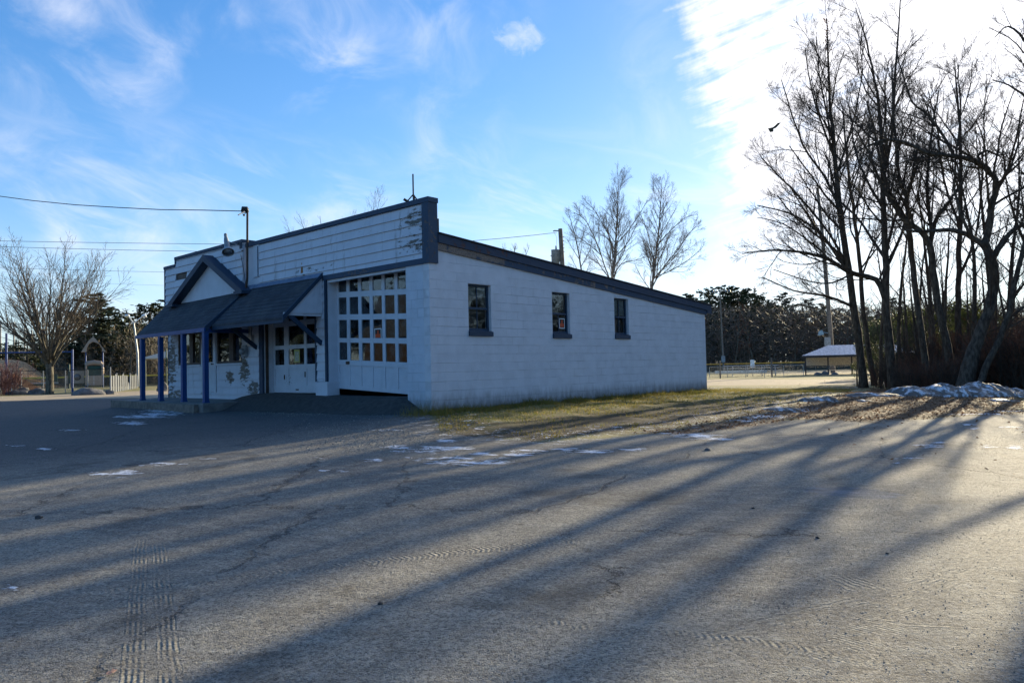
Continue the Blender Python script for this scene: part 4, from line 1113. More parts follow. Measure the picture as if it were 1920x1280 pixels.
bigtree('bare_tree', 'thick crooked bare tree whose top limb arches far over to the left', 'tree', G1, 31,
    [(1802, 738, 30), (1815, 690, 28), (1832, 640, 22), (1850, 590, 19), (1862, 550, 18), (1864, 510, 18), (1855, 480, 16), (1845, 450, 13)],
    [[(1848, 462, 12), (1822, 445, 10), (1790, 432, 9), (1760, 432, 7), (1722, 434, 5), (1690, 430, 3)], [(1846, 465, 13), (1855, 420, 12), (1860, 385, 12), (1868, 355, 11), (1862, 330, 10), (1845, 312, 10), (1815, 298, 9), (1780, 292, 8), (1740, 288, 7), (1710, 272, 6), (1670, 262, 5), (1630, 272, 3.5), (1596, 292, 2)],
     [(1858, 490, 12), (1880, 455, 10), (1900, 432, 8), (1930, 415, 6), (1970, 390, 4)], [(1868, 360, 6), (1885, 330, 5), (1900, 310, 3), (1925, 280, 2)], [(1790, 292, 6), (1765, 250, 5), (1740, 215, 4.5), (1710, 190, 3.5), (1690, 130, 2.5), (1680, 90, 1.5)], [(1838, 310, 6), (1835, 292, 5), (1850, 283, 4), (1870, 290, 3), (1885, 290, 1.5)],
     [(1820, 445, 6), (1795, 380, 5), (1790, 330, 4), (1800, 220, 3), (1798, 120, 1.5)]], TB, 8, .3, lratio=.45)
bigtree('bare_tree', 'leaning bare tree beside the thick crooked one and tilting right', 'tree', G1, 30.5,
    [(1826, 738, 13), (1848, 690, 12), (1868, 650, 11), (1886, 600, 10), (1902, 540, 9), (1918, 470, 8), (1935, 400, 6), (1950, 330, 4)],
    [[(1890, 600, 5), (1925, 570, 4), (1980, 560, 3)]], TB, 12, .35, lratio=.36)
bigtree('bare_tree', 'upright bare tree with thin rising stems behind the thick crooked tree', 'tree', G1, 38,
    [(1795, 726, 12), (1797, 620, 11), (1796, 540, 10), (1800, 440, 9), (1802, 340, 7), (1800, 240, 5), (1793, 160, 3), (1790, 110, 1.5)],
    [[(1798, 520, 6), (1830, 440, 4), (1840, 340, 3), (1846, 220, 2), (1850, 140, 1.2)], [(1800, 430, 5), (1770, 340, 4), (1760, 250, 3), (1740, 170, 1.5)]], TB, 14, .35, lratio=.28)
TB2 = TP(maxl=4, kids=(12, 8, 7, 4), ang=(46, 42, 40, 36), ratio=(.85, .5, .5, .45), wig=.12, up=.04, seg=.35, rmin=.0055)
bigtree('bare_tree', 'large bare tree at the right edge of the photo, only its branch tips reaching in', 'tree', G1, 27,
    [(2075, 770, 34), (2070, 650, 30), (2060, 520, 26), (2050, 400, 22), (2045, 280, 16), (2040, 160, 10), (2030, 40, 6)],
    [[(2055, 420, 12), (2010, 330, 9), (1970, 260, 7), (1930, 190, 5), (1890, 160, 3), (1860, 150, 1.5)], [(2050, 350, 12), (2000, 240, 9), (1960, 150, 7), (1925, 80, 5), (1890, 50, 3), (1866, 70, 1.5)], [(2060, 480, 10), (2000, 430, 7), (1950, 400, 5), (1905, 380, 3)],
     [(2045, 260, 8), (1990, 130, 6), (1950, 40, 4), (1930, -20, 2)]], TB2, 12, .4, lratio=.4)
bigtree('bare_tree', 'bare tree beyond the right edge, half merged with the undergrowth', 'tree', G1, 33,
    [(1960, 730, 16), (1955, 620, 14), (1950, 500, 12), (1945, 380, 9), (1945, 260, 6), (1950, 150, 3)],
    [[(1950, 520, 7), (1915, 440, 5), (1890, 360, 3), (1880, 280, 2)]], TB2, 14, .35, lratio=.35)

# clinging dead leaves at the top of the tallest tree
cl = MB()
for i in range(110):
    t = R.random(); c0 = at(1550+R.gauss(0, 4)+4*(t-.5), 35+t*60, 40)
    s = .07
    a_ = Vector((R.gauss(0, 1), R.gauss(0, 1), R.gauss(0, 1))).normalized()*s; b2 = a_.orthogonal().normalized()*s*.6
    cl.q(c0-a_, c0+b2, c0+a_, c0-b2)
tt = [o for o in COL.objects if o.name == 'bare_tree'][0]
cl.v = [(v[0]-tt.location.x, v[1]-tt.location.y, v[2]-tt.location.z) for v in cl.v]
cl.build('clinging_leaves', M['leaf'], tt)

# dark scrap hanging among the twig tips
hl = MB(); C0 = at(1452, 240, 39)
def hp(x, y): return at(x, y, 39)
o1 = [(1440, 241), (1444, 248), (1450, 247), (1450, 242), (1455, 240), (1459, 236), (1464, 230), (1458, 231), (1454, 235), (1449, 239)]
n1 = fw*.02
for sgn in (-1, 1):
    pts = [hp(x, y)+n1*sgn for x, y in o1]
    hl.q(*(pts if sgn < 0 else pts[::-1]))
for i in range(len(o1)):
    a, b_ = hp(*o1[i]), hp(*o1[(i+1) % len(o1)]); hl.q(a-n1, a+n1, b_+n1, b_-n1)
hl.tube([hp(1464, 230), hp(1470, 222), hp(1478, 214)], [.008]*3, 4)
tag(hl.build('hanging_scrap', plain('olive_brown', (0.055, 0.052, 0.032), 0.8)), 'small dark olive two-lobed scrap hung among the outermost left twigs, against the cloud', 'scrap')

# ------------------------------------------------------------------ left fan-shaped tree
def fan_tree(name, label, g, h, nst, rtr, T, bark_, twig_, spread=.8, trunk_h=.18, group=None):
    root = thing(name, label, 'tree', g, 0, group)
    tr = MB(); br = MB()
    th = h*trunk_h
    tr.tube([(0, 0, -.2), (0, 0, 0.1), (.02, 0, th*.6), (.0, 0.02, th), (0, 0, th*1.25)], [rtr*1.4, rtr*1.1, rtr*.95, rtr*.95, rtr*.5], 10)
    for i in range(nst):
        a = 2*pi*i/nst+R.uniform(-.3, .3); tilt = spread*sqrt((i % 5+1)/5.0)*R.uniform(.75, 1.1)
        d = Vector((cos(a)*sin(tilt), sin(a)*sin(tilt), cos(tilt)))
        Ll = (h-th)*R.uniform(.8, 1.08)*(1.0 if tilt < .6 else .95)
        p = Vector((0, 0, th*R.uniform(.8, 1.2))); pts = [p]; rad = [rtr*.33]
        n = 8; dd = d
        for j in range(n):
            dd = (dd+Vector((R.gauss(0, .06), R.gauss(0, .06), .035))).normalized()
            pts.append(pts[-1]+dd*Ll/n); rad.append(max(T.rmin, rtr*.33*(1-(j+1)/n*.93)))
        tr.tube(pts[:6], rad[:6], 6); br.tube(pts[5:], rad[5:], 4)
        spawn(br, pts, rad, Ll*.60, 1, T, .22, 23)
    tr.build('trunk', M[bark_], root, True); br.build('crown', M[twig_], root)
    return root
TF = TP(maxl=3, kids=(10, 7, 5, 3), ang=(34, 34, 34, 34), ratio=(.5, .55, .5, .4), wig=.07, up=.05, seg=.5, rmin=.009, t0=.2)
g = gp(93, 739); DL = (g-CAMP).dot(fw)
fan_tree('bare_tree', 'vase-shaped bare tree with a mossy trunk standing before the playground fence', tuple(g), (739-458)/F*DL, 27, .24*DL/50, TF, 'greybark', 'greytwig', .78, .20)

# ------------------------------------------------------------------ trees seen over the roof
TBi = TP(lmin=1.1, lk=2.6, maxl=4, kids=(12, 9, 8, 5), ang=(34, 36, 40, 42), ratio=(1.0, .52, .50, .5), wig=.10, up=.09, seg=.5, rmin=.0045, t0=.2)
G2 = 'pale bare trees behind the garage roof'
def over(label, trunk, limbs, D, kids, lr, T=TBi, nm='bare_tree', b1='birch', t1='paletwig'):
    trunk = [(x, y, w*.62) for x, y, w in trunk]; limbs = [[(x, y, w*.55) for x, y, w in l_] for l_ in limbs]
    return bigtree(nm, label, 'tree', G2, D, trunk, limbs, T, kids, .30, bark_=b1, twig_=t1, lratio=lr)
over('pale branching tree above the sloping roof, left of its twin', [(1152, 700, 12), (1150, 620, 10), (1148, 540, 8), (1152, 480, 6.5), (1156, 430, 4.5), (1158, 380, 3), (1160, 345, 1.5)],
     [[(1145, 530, 4.5), (1128, 480, 3.8), (1112, 440, 3), (1095, 410, 2), (1075, 398, 1.2)], [(1150, 520, 4), (1165, 495, 3), (1190, 488, 2), (1215, 480, 1.2)], [(1154, 460, 3.5), (1180, 430, 2.6), (1200, 400, 2), (1215, 375, 1.2)], [(1153, 470, 3.5), (1135, 430, 2.6), (1115, 395, 2), (1100, 380, 1.2)], [(1128, 480, 3), (1100, 455, 2.4), (1078, 440, 1.8), (1062, 415, 1)]], 62, 34, .26)
over('pale branching tree above the roof, right of its twin and limbs leaning right', [(1215, 700, 12), (1218, 600, 10), (1222, 545, 8), (1228, 500, 6.5), (1234, 440, 4.5), (1238, 390, 3), (1240, 345, 1.5)],
     [[(1222, 540, 5), (1245, 500, 4), (1270, 470, 3), (1290, 440, 2), (1305, 425, 1.2)], [(1226, 520, 4), (1262, 505, 3), (1300, 480, 2), (1318, 462, 1.2)], [(1226, 515, 4), (1222, 470, 3), (1212, 430, 2.4), (1200, 400, 1.4)], [(1232, 460, 3.5), (1260, 430, 2.6), (1285, 408, 1.8), (1300, 405, 1)]], 66, 34, .26)
over('small bare tree left of the pale pair, close by the utility pole', [(1092, 700, 8), (1091, 600, 7), (1090, 510, 5), (1082, 460, 3.5), (1072, 420, 2), (1068, 405, 1)], [[(1090, 500, 3), (1105, 470, 2), (1112, 440, 1.2)]], 58, 12, .20)
over('bare tree top just showing over the roof left of the utility pole', [(968, 700, 9), (966, 600, 8), (965, 520, 6), (964, 485, 4), (966, 462, 1.5)], [[(965, 510, 3), (950, 480, 2), (942, 462, 1)], [(965, 505, 3), (985, 480, 2), (992, 464, 1)]], 70, 12, .16)
over('sparse bare tree whose tips rise over the long parapet', [(620, 700, 10), (615, 600, 8), (612, 520, 6), (610, 480, 4), (606, 450, 2.5), (600, 405, 1)], [[(612, 500, 4), (590, 460, 3), (570, 430, 2), (562, 405, 1)], [(612, 500, 4), (640, 450, 3), (658, 420, 2), (664, 402, 1)], [(612, 520, 4), (570, 470, 3), (548, 445, 2), (540, 425, 1)], [(612, 500, 4), (680, 440, 3), (705, 400, 2), (711, 375, 1)]], 46, 10, .08, TP(lmin=.6, lk=2.2, maxl=3, kids=(8, 6, 4, 3), ang=(30, 34, 36, 36), ratio=(1.0, .5, .5, .5), wig=.08, up=.10, seg=.4, rmin=.004, t0=.2))

# ------------------------------------------------------------------ generic copies for the far woods
def conifer(name, h, w, mt_, seed, dens=1.0):
    rr = random.Random(seed)
    root = thing(name, 'x', 'tree', (0, 0, 0))
    tr = MB(); tr.tube([(0, 0, -.3), (0, 0, h*.5), (0, 0, h)], [.02*h, .012*h, .003*h], 6)
    cr = MB()
    z = h*.12
    while z < h*.985:
        t = (z-h*.12)/(h*.88)
        rad = w*(1-t)**.95*(.55+.45*min(1, t*5))*rr.uniform(.55, 1.3)+.10
        nb = max(3, int(7*dens))
        a0 = rr.uniform(0, 6.28)
        for i in range(nb):
            a = a0+2*pi*i/nb+rr.uniform(-.35, .35); ln = rad*rr.uniform(.6, 1.15)
            rise = rr.uniform(-.05, .35)*ln+.25*t*ln
            dirv = Vector((cos(a), sin(a), 0)); side = Vector((-sin(a), cos(a), 0))
            tr.tube([(0, 0, z), tuple(dirv*ln+Vector((0, 0, z+rise)))], [.004*h*(1-t)+.01, .008], 3, cap=False)
            m_ = max(3, int(ln*3.2*dens))
            for j in range(m_):
                s_ = (j+.6)/m_; c0 = dirv*ln*s_+Vector((0, 0, z+rise*s_))
                for q in range(2):
                    sz = (h*.020*rr.uniform(.7, 1.4)*(1.2-.4*s_)+.04)*(1-.62*t)
                    u_ = (side*rr.uniform(-1, 1)+dirv*rr.uniform(.1, 1)+Vector((0, 0, rr.uniform(-.25, .6)))).normalized()*sz*1.5
                    v_ = u_.cross(Vector((rr.uniform(-1, 1), rr.uniform(-1, 1), rr.uniform(.2, 1)))).normalized()*sz*.6
                    o_ = c0+side*rr.uniform(-.35, .35)*ln*(1-s_*.6)*.6+Vector((0, 0, rr.uniform(-.2, .2)*sz*4))
                    cr.q(o_-u_*.3, o_+v_, o_+u_, o_-v_)
        z += h*.036*rr.uniform(.7, 1.3)
    tr.build('trunk', M['bark'], root); cr.build('crown', mt_, root)
    return root
def white_pine(name, h, w, mt_, seed):
    rr = random.Random(seed); root = thing(name, 'x', 'tree', (0, 0, 0)); tr = MB(); cr = MB()
    ax = [(0, 0, -.3), (rr.uniform(-.3, .3), rr.uniform(-.3, .3), h*.4), (rr.uniform(-.4, .4), rr.uniform(-.4, .4), h*.75), (rr.uniform(-.4, .4), 0, h*.97)]
    tr.tube(ax, [.02*h, .014*h, .008*h, .02], 6)
    nb = 46
    for i in range(nb):
        t = (i+rr.random())/nb; z = h*(.22+.76*t); a = rr.uniform(0, 6.28)
        ln = w*(.35+.75*sin(pi*min(1, .18+.80*t))**.8)*rr.uniform(.45, 1.15)*(1 if t < .85 else .55)
        dv = Vector((cos(a), sin(a), rr.uniform(.05, .45)))*ln; p0 = Vector((0, 0, z)); p1 = p0+dv
        tr.tube([tuple(p0), tuple(p0+dv*.5+Vector((0, 0, -.05*ln))), tuple(p1)], [.008*h*(1.1-t), .02, .01], 3, cap=False)
        for j in range(int(34+22*rr.random())):
            s_ = .25+.8*rr.random()**.7; c0 = p0+dv*s_
            o_ = c0+Vector((rr.gauss(0, .26), rr.gauss(0, .26), rr.gauss(.08, .10)))*ln*.55
            sz = h*.0135*rr.uniform(.6, 1.4)
            u_ = Vector((rr.gauss(0, 1), rr.gauss(0, 1), rr.gauss(.2, .5))).normalized()*sz*1.6; v_ = u_.cross(Vector((rr.gauss(0, 1), rr.gauss(0, 1), 1))).normalized()*sz*.65
            cr.q(o_-u_*.5, o_+v_, o_+u_, o_-v_)
    tr.build('trunk', M['bark'], root); cr.build('crown', mt_, root)
    return root
def bushy(name, h, w, mt_, seed, n=2600, tag_='shrub'):
    """broad evergreen: uneven leaf clumps on branching stems"""
    rr = random.Random(seed); root = thing(name, 'x', tag_, (0, 0, 0))
    st = MB(); cr = MB()
    cs = []
    for i in range(26):
        a = rr.uniform(0, 6.28); q = rr.random()**.5*w*.85; z = h*rr.uniform(.12, .95)
        q *= sqrt(max(.08, 1-((z/h)-.35)**2/.5)); c0 = Vector((q*cos(a), q*sin(a), z)); cs.append((c0, w*rr.uniform(.14, .42)))
        st.tube([(0, 0, 0), tuple(c0*.5+Vector((0, 0, -.1*h*.3))), tuple(c0)], [.03*h*.4, .012*h*.4, .006], 4, cap=False)
    for i in range(n):
        c0, r0 = rr.choice(cs); v = Vector((rr.gauss(0, 1), rr.gauss(0, 1), rr.gauss(0, .8))).normalized()*r0*rr.random()**.4
        o_ = c0+v; sz = h*.0125*rr.uniform(.6, 1.4)
        if o_.z < 0.05: continue
        u_ = Vector((rr.gauss(0, 1), rr.gauss(0, 1), rr.gauss(0, .7))).normalized()*sz*1.5; v_ = u_.orthogonal().normalized()*sz*.6
        cr.q(o_-u_, o_+v_, o_+u_, o_-v_)
    st.build('stems', M['bark'], root); cr.build('foliage', mt_, root)
    return root
def thin_tree(name, h, seed, b1, t1, T, kids, lean=.05, spread=.26):
    global R
    Rs = R; R = random.Random(seed)
    root = thing(name, 'x', 'tree', (0, 0, 0)); tr = MB(); br = MB()
    pts = [Vector((0, 0, -.3))]; d = Vector((R.gauss(0, lean), R.gauss(0, lean), 1)).normalized(); n = 9; rad = [h*.011+.03]
    for i in range(n):
        d = (d+Vector((R.gauss(0, .05), R.gauss(0, .05), .05))).normalized(); pts.append(pts[-1]+d*h/n); rad.append((h*.011+.03)*(1-(i+1)/n*.9))
    tr.tube(pts, rad, 6); spawn(br, pts, rad, h*spread, 0, T, .2, kids)
    tr.build('trunk', M[b1], root); br.build('crown', M[t1], root)
    R = Rs
    return root
def thicket(name, h, w, n, seed, mt_, T):
    global R
    Rs = R; R = random.Random(seed)
    root = thing(name, 'x', 'shrub', (0, 0, 0)); br = MB()
    for i in range(n):
        a = R.uniform(0, 6.28); q = w*.45*R.random()**.5; p = Vector((q*cos(a), q*sin(a), -.1)); tl = R.uniform(.05, .5)
        grow(br, p, Vector((cos(a)*sin(tl), sin(a)*sin(tl), cos(tl))), h*R.uniform(.5, 1.0), .010+.004*h, 1, T)
    br.build('stems', M[mt_] if isinstance(mt_, str) else mt_, root)
    R = Rs
    return root
TM = TP(maxl=2, kids=(22, 9, 5, 3), ang=(45, 40, 38, 36), ratio=(.5, .45, .45, .4), wig=.09, up=.08, seg=.9, rmin=.022, t0=.2)
TK = TP(maxl=3, kids=(9, 6, 4, 3), ang=(35, 35, 35, 35), ratio=(.5, .5, .5, .4), wig=.12, up=.05, seg=.3, rmin=.007, t0=.15)
TKf = TP(maxl=3, kids=(8, 6, 4, 3), ang=(35, 35, 35, 35), ratio=(.5, .5, .5, .4), wig=.12, up=.05, seg=.6, rmin=.020, t0=.15)

def place(px, D): return onground(px, D)
ordn = ['first', 'second', 'third', 'fourth', 'fifth', 'sixth', 'seventh', 'eighth', 'ninth', 'tenth', 'eleventh', 'twelfth', 'thirteenth', 'fourteenth', 'fifteenth', 'sixteenth', 'seventeenth', 'eighteenth', 'nineteenth', 'twentieth']
used = {}
def putcopy(proto, px, D, s, label, group, sq=1.0):
    g = place(px, D)
    rz_ = R.uniform(0, 6.28)
    if proto.name not in used:
        used[proto.name] = 1; proto.location = g; proto.rotation_euler.z = rz_; proto.scale = (s*sq, s*sq, s)
        proto['label'] = label; proto['group'] = group; return proto
    return dup(proto, g, rz_, (s*sq, s*sq, s), label, group)

cons = [white_pine('pine_tree', 16, (4.2, 5.0)[i//2], M['needle'], 100+i) if i % 2 == 0 else conifer('pine_tree', 16, (4.8, 3.6)[i//2], M['needle'], 100+i, 1.15) for i in range(4)]
GP = 'dark pines at the back of the ball field'
# right tree line : (px, top y px)
prof = [(1232, 560), (1262, 545), (1290, 538), (1318, 533), (1338, 528), (1360, 530), (1384, 535), (1404, 533), (1425, 537), (1448, 541), (1470, 548), (1492, 552), (1516, 556), (1540, 560), (1566, 562), (1590, 566), (1616, 566), (1646, 570), (1676, 560), (1706, 566), (1738, 572), (1770, 565), (1800, 570), (1834, 572), (1866, 565), (1900, 572), (1940, 560), (1985, 565), (2040, 560), (2100, 565)]
for i, (px, ty) in enumerate(prof):
    for r_ in range(3):
        D = 150+R.uniform(-6, 6)+14*r_; x = px+R.uniform(-6, 6)+(0, 13, 6)[r_]; hy = 672-(ty+R.uniform(-13, 20)+r_*3)
        putcopy(cons[(i*2+r_) % 4], x, D, hy/F*D/16*1.04, 'dark pine standing in the line of evergreens behind the ball field', GP, R.uniform(.9, 1.25))
mids = [thin_tree('bare_tree', 11, 200+i, 'greybark', ('greytwig', 'greytwig', 'redtwig')[i % 3], TM, 22) for i in range(4)]
GM = 'bare trees along the foot of the pines'
for i in range(92):
    px = 1215+i*9+R.uniform(-6, 6); D = R.uniform(122, 144)
    putcopy(mids[i % 4], px, D, R.uniform(.62, 1.18), 'bare brown tree at the foot of the pines behind the ball field', GM, R.uniform(.9, 1.2))
# undergrowth that closes the foot of the wood, far off: one mass
ug = MB(); rr = random.Random(5)
for i in range(42000):
    px = rr.uniform(1190, 2150); D = rr.uniform(124, 152); g = CAMP+ray(px, 690)*D
    hh = 11.5*rr.random()**1.3; z0 = -0.9+hh; s = rr.uniform(.25, .6)
    u_ = Vector((rr.gauss(0, .6), rr.gauss(0, .6), rr.gauss(0, 1))).normalized()*s*1.6; v_ = u_.orthogonal().normalized()*s*.13
    o_ = Vector((g.x, g.y, z0)); ug.q(o_-u_, o_+v_, o_+u_, o_-v_)
tag(ug.build('undergrowth', leafmat('brown_undergrowth', [(0.095, 0.070, 0.052), (0.15, 0.112, 0.080), (0.070, 0.068, 0.042)], transl=.1, scale=.15)), kind='stuff', label=None)

# left wooded slope
GLP = 'evergreens on the wooded slope behind the playground'
for i, (px, ty, D) in enumerate([(168, 534, 100), (190, 530, 102), (206, 560, 104), (150, 560, 104), (240, 575, 108), (262, 562, 110), (283, 555, 112), (300, 558, 114), (318, 552, 116), (340, 560, 118), (228, 592, 100), (30, 622, 170), (52, 615, 172), (74, 612, 175), (10, 628, 175), (96, 606, 150), (-15, 625, 170), (118, 600, 140)]):
    putcopy(cons[i % 4], px, D, (706-ty)/F*D/16, 'dark evergreen on the slope behind the playground', GLP, 1.5)
GLM = 'bare trees on the wooded slope behind the playground'
midg = [thin_tree('bare_tree', 9, 300+i, 'greybark', 'greytwig', TM, 24, spread=.32) for i in range(3)]
for i in range(44):
    px = 104+i*6.0+R.uniform(-5, 5); D = R.uniform(94, 110)
    ty = 660-60*sstep(px, 95, 200)
    putcopy(midg[i % 3], px, D, R.uniform(.6, 1.0)*(.8 if px < 150 else 1), 'bare grey-brown tree in the thicket behind the playground', GLM, R.uniform(.9, 1.2))
ug = MB(); rr = random.Random(6)
for i in range(50000):
    px = rr.uniform(104, 620); D = rr.uniform(96, 128); g = CAMP+ray(px, 690)*D
    top = (5.0+4.5*sstep(px, 100, 260))*(D/100)*(1-.85*sstep(px, 430, 620))*(.75+.5*mnoise.noise(Vector((px*.03, D*.1, 0))))
    hh = top*rr.random()**1.1; s = rr.uniform(.12, .38)
    u_ = Vector((rr.gauss(0, .7), rr.gauss(0, .7), rr.gauss(0, 1))).normalized()*s*1.7; v_ = u_.orthogonal().normalized()*s*.11
    o_ = Vector((g.x, g.y, tz(g.x, g.y)+hh)); ug.q(o_-u_, o_+v_, o_+u_, o_-v_)
tag(ug.build('brushwood', leafmat('grey_brushwood', [(0.14, 0.112, 0.080), (0.21, 0.17, 0.125), (0.10, 0.095, 0.055)], transl=.1, scale=.2)), kind='stuff')

# distant hill far left
hb = MB(); n = 60
hx = []
for i in range(n+1):
    px = -400+i*30; D = 420
    base = CAMP+ray(px, 700)*D; top = 700-60-28*sin(px*.011+1.0)-10*mnoise.noise(Vector((px*.02, 0, 0)))
    hgt = (704-top)/F*D*(1-sstep(px, 250, 700)*.8)
    hx.append((base.x, base.y, hgt))
for i in range(n):
    a, b_ = hx[i], hx[i+1]
    da = (Vector((a[0], a[1], 0))-Vector((CAMP.x, CAMP.y, 0))).normalized()*260; db = (Vector((b_[0], b_[1], 0))-Vector((CAMP.x, CAMP.y, 0))).normalized()*260
    prev = None
    for j in range(9):
        t = j/8; z = sin(t*pi*.5)**.9
        pa = Vector((a[0]+da.x*t, a[1]+da.y*t, -2+a[2]*z*(1+.08*mnoise.noise(Vector((i*.5, j*.9, 0)))))); pb = Vector((b_[0]+db.x*t, b_[1]+db.y*t, -2+b_[2]*z*(1+.08*mnoise.noise(Vector(((i+1)*.5, j*.9, 0))))))
        if prev: hb.q(prev[0], prev[1], pb, pa)
        prev = (pa, pb)
tag(hb.build('hills', plain('wooded_hill', (0.045, 0.042, 0.032), 0.95, var=.5, scale=.06, bump=1.0, dist=4, detail=8), None, True), kind='structure')

# orange earth bank behind the swings
eb = MB(); N_ = 26
for i in range(N_):
    for j in range(N_):
        px = -120+i*12.0; D = 78+j*1.3
        p = CAMP+ray(px, 700)*D
        e = sstep(j, 0, 17); h_ = (708-650)/F*90*e*(1-sstep(px, 25, 128))
        eb.v.append((p.x, p.y, tz(p.x, p.y)-.1+h_+.15*mnoise.noise(Vector((i*.5, j*.5, 0)))))
for i in range(N_-1):
    for j in range(N_-1):
        a = i*N_+j; eb.f.append((a, a+N_, a+N_+1, a+1)); eb.mi.append(0)
tag(eb.build('dirt_slope', plain('orange_earth', (0.52, 0.29, 0.13), 0.95, var=.4, scale=1.2, bump=1, dist=.2), None, True), kind='structure')

# evergreen and scrub behind the roadside trees
GE = 'evergreen bushes behind the roadside trees'
bs = [bushy('evergreen_bush', 5.0, 3.2, M['needle2'], 400+i, 7500) for i in range(2)]
lab = ['yellow-green evergreen bush left of the wavy-trunked tree, partly lit through', 'evergreen bush in the middle behind the forking bare tree', 'evergreen bush directly behind the thick crooked tree', 'evergreen bush toward the right edge behind the reddish scrub', 'low evergreen bush behind the slim left trunks']
for i, (px, D, s) in enumerate([(1672, 52, .85), (1730, 54, 1.0), (1775, 50, 1.05), (1836, 55, .95), (1640, 58, .55)]):
    putcopy(bs[i % 2], px, D, s, lab[i], GE)
GS = 'leafless reddish scrub among the roadside trees'
ths = [thicket('bare_shrub', 3.0, 2.2, 46, 500+i, ('redtwig', 'twig', 'redtwig')[i], TK) for i in range(3)]
sp = [(1655, 40, .5), (1690, 37, .55), (1715, 36, .6), (1745, 37, .7), (1768, 36, .6), (1790, 33.5, .5), (1845, 33, .7), (1868, 32, .95), (1890, 33, 1.05), (1912, 32, 1.0), (1940, 31, 1.05), (1975, 31, 1.1), (1820, 35, .6), (1855, 37, 1.1), (1900, 38, 1.2), (2010, 32, 1.0), (1705, 33.5, .45), (1732, 34, .5), (1760, 33, .5), (1778, 32, .55), (1800, 34, .6), (1830, 32.5, .55), (1735, 38.5, 1.0), (1770, 39, 1.05), (1812, 38, 1.1), (1668, 38, .6), (1880, 40, 1.3), (1925, 40, 1.3), (1700, 40, .9), (1960, 36, 1.3)]
for i, (px, D, s) in enumerate(sp):
    putcopy(ths[i % 3], px, D, s, 'leafless reddish-brown scrub bush between the roadside trunks', GS)
GX = 'bare saplings in the roadside row'
sap = [thin_tree('bare_sapling', 7, 600+i, 'bark', 'twig', TP(maxl=2, kids=(16, 8, 5, 3), ang=(40, 40, 40, 40), ratio=(.5, .5, .5, .4), wig=.1, up=.06, seg=.5, rmin=.007), 14, .11) for i in range(3)]
for i, (px, D, s) in enumerate([(1660, 41, .6), (1692, 40, .8), (1722, 38, 1.0), (1756, 40, .9), (1772, 37, 1.1), (1815, 39, 1.0), (1850, 36, 1.0), (1880, 36, .9), (1905, 35, 1.1), (1606, 42, .45), (1700, 45, 1.2), (1760, 46, 1.3)]):
    putcopy(sap[i % 3], px, D, s, 'thin bare sapling between the larger roadside trunks', GX)
midr = [thin_tree('bare_tree', 14, 650+i, 'bark', 'twig', TP(maxl=3, kids=(16, 9, 6, 4), ang=(38, 36, 38, 36), ratio=(.9, .5, .5, .5), wig=.1, up=.09, seg=.4, rmin=.0055, t0=.3), 18, .05, .24) for i in range(3)]
G9 = 'slender bare trees filling the roadside row'
for i, (px, D, s) in enumerate([(1688, 41, .80), (1716, 39, .68), (1758, 42, .90), (1772, 37, .72), (1829, 36, .86), (1872, 39, 1.0), (1898, 36, .9), (1651, 46, .70), (1746, 47, 1.0)]):
    putcopy(midr[i % 3], px, D, s, 'slender near-vertical bare tree packed between the larger roadside trunks', G9)
# purple-leafed shrub at the far left edge
ps = thicket('bare_shrub', 3.0, 2.6, 70, 700, plain('purplish_twigs', (0.10, 0.05, 0.055), 0.9), TP(maxl=3, kids=(9, 6, 5, 3), ang=(30, 30, 30, 30), ratio=(.5, .5, .5, .4), wig=.1, up=.05, seg=.4, rmin=.012, t0=.15))
g = place(2, 50); ps.location = g; ps.scale = (.75, .75, .82); ps['label'] = 'purplish dense shrub at the far left edge in front of the swing frame'

# ------------------------------------------------------------------ helper for far objects: local frame that faces the camera
def facing(px, py, D=None):
    g = gp(px, py) if D is None else onground(px, D)
    D = (g-CAMP).dot(fw)
    a = math.atan2(g.y-CAMP.y, g.x-CAMP.x)
    return g, D, a-pi/2, F/D      # local +x = right in picture, +y = away, pixels per metre

BLUEP = plain('blue_playground_post', (0.02, 0.07, 0.25), 0.45)
GREENP = plain('dark_green_plastic', (0.012, 0.055, 0.045), 0.5)
TANP = plain('tan_plastic', (0.36, 0.28, 0.22), 0.6, var=.08)
WIRE = plain('fence_wire', (0.10, 0.11, 0.11), 0.6, 0.4)

# swing frame
g, D, a, s = facing(72, 738)
sw = thing('swing_frame', 'blue metal swing frame with two tall posts standing beside the vase-shaped tree', 'swing frame', tuple(g), a)
Xp = lambda px: (px-72)/s
Hh = lambda py: (738-py)/s
for px, ht in ((22.5, 625), (127, 655)):
    MB().tube([(Xp(px), 0, -.2), (Xp(px), 0, Hh(ht))], [.075, .075], 10).build('post', BLUEP, sw)
MB().tube([(Xp(-40), 0, Hh(661)), (Xp(127), 0, Hh(660))], [.045, .045], 8).build('crossbar', BLUEP, sw)
for i, px in enumerate((42, 62)):
    c_ = MB(); zt_ = Hh(661); c_.tube([(Xp(px)-.25, 0.0, zt_), (Xp(px)-.22, .05, .65)], [.008]*2, 4); c_.tube([(Xp(px)+.25, 0.0, zt_), (Xp(px)+.22, .05, .65)], [.008]*2, 4); c_.box(Xp(px)-.24, Xp(px)+.24, -.05, .15, .60, .64)
    c_.build('swing_seat', M['black'], sw)

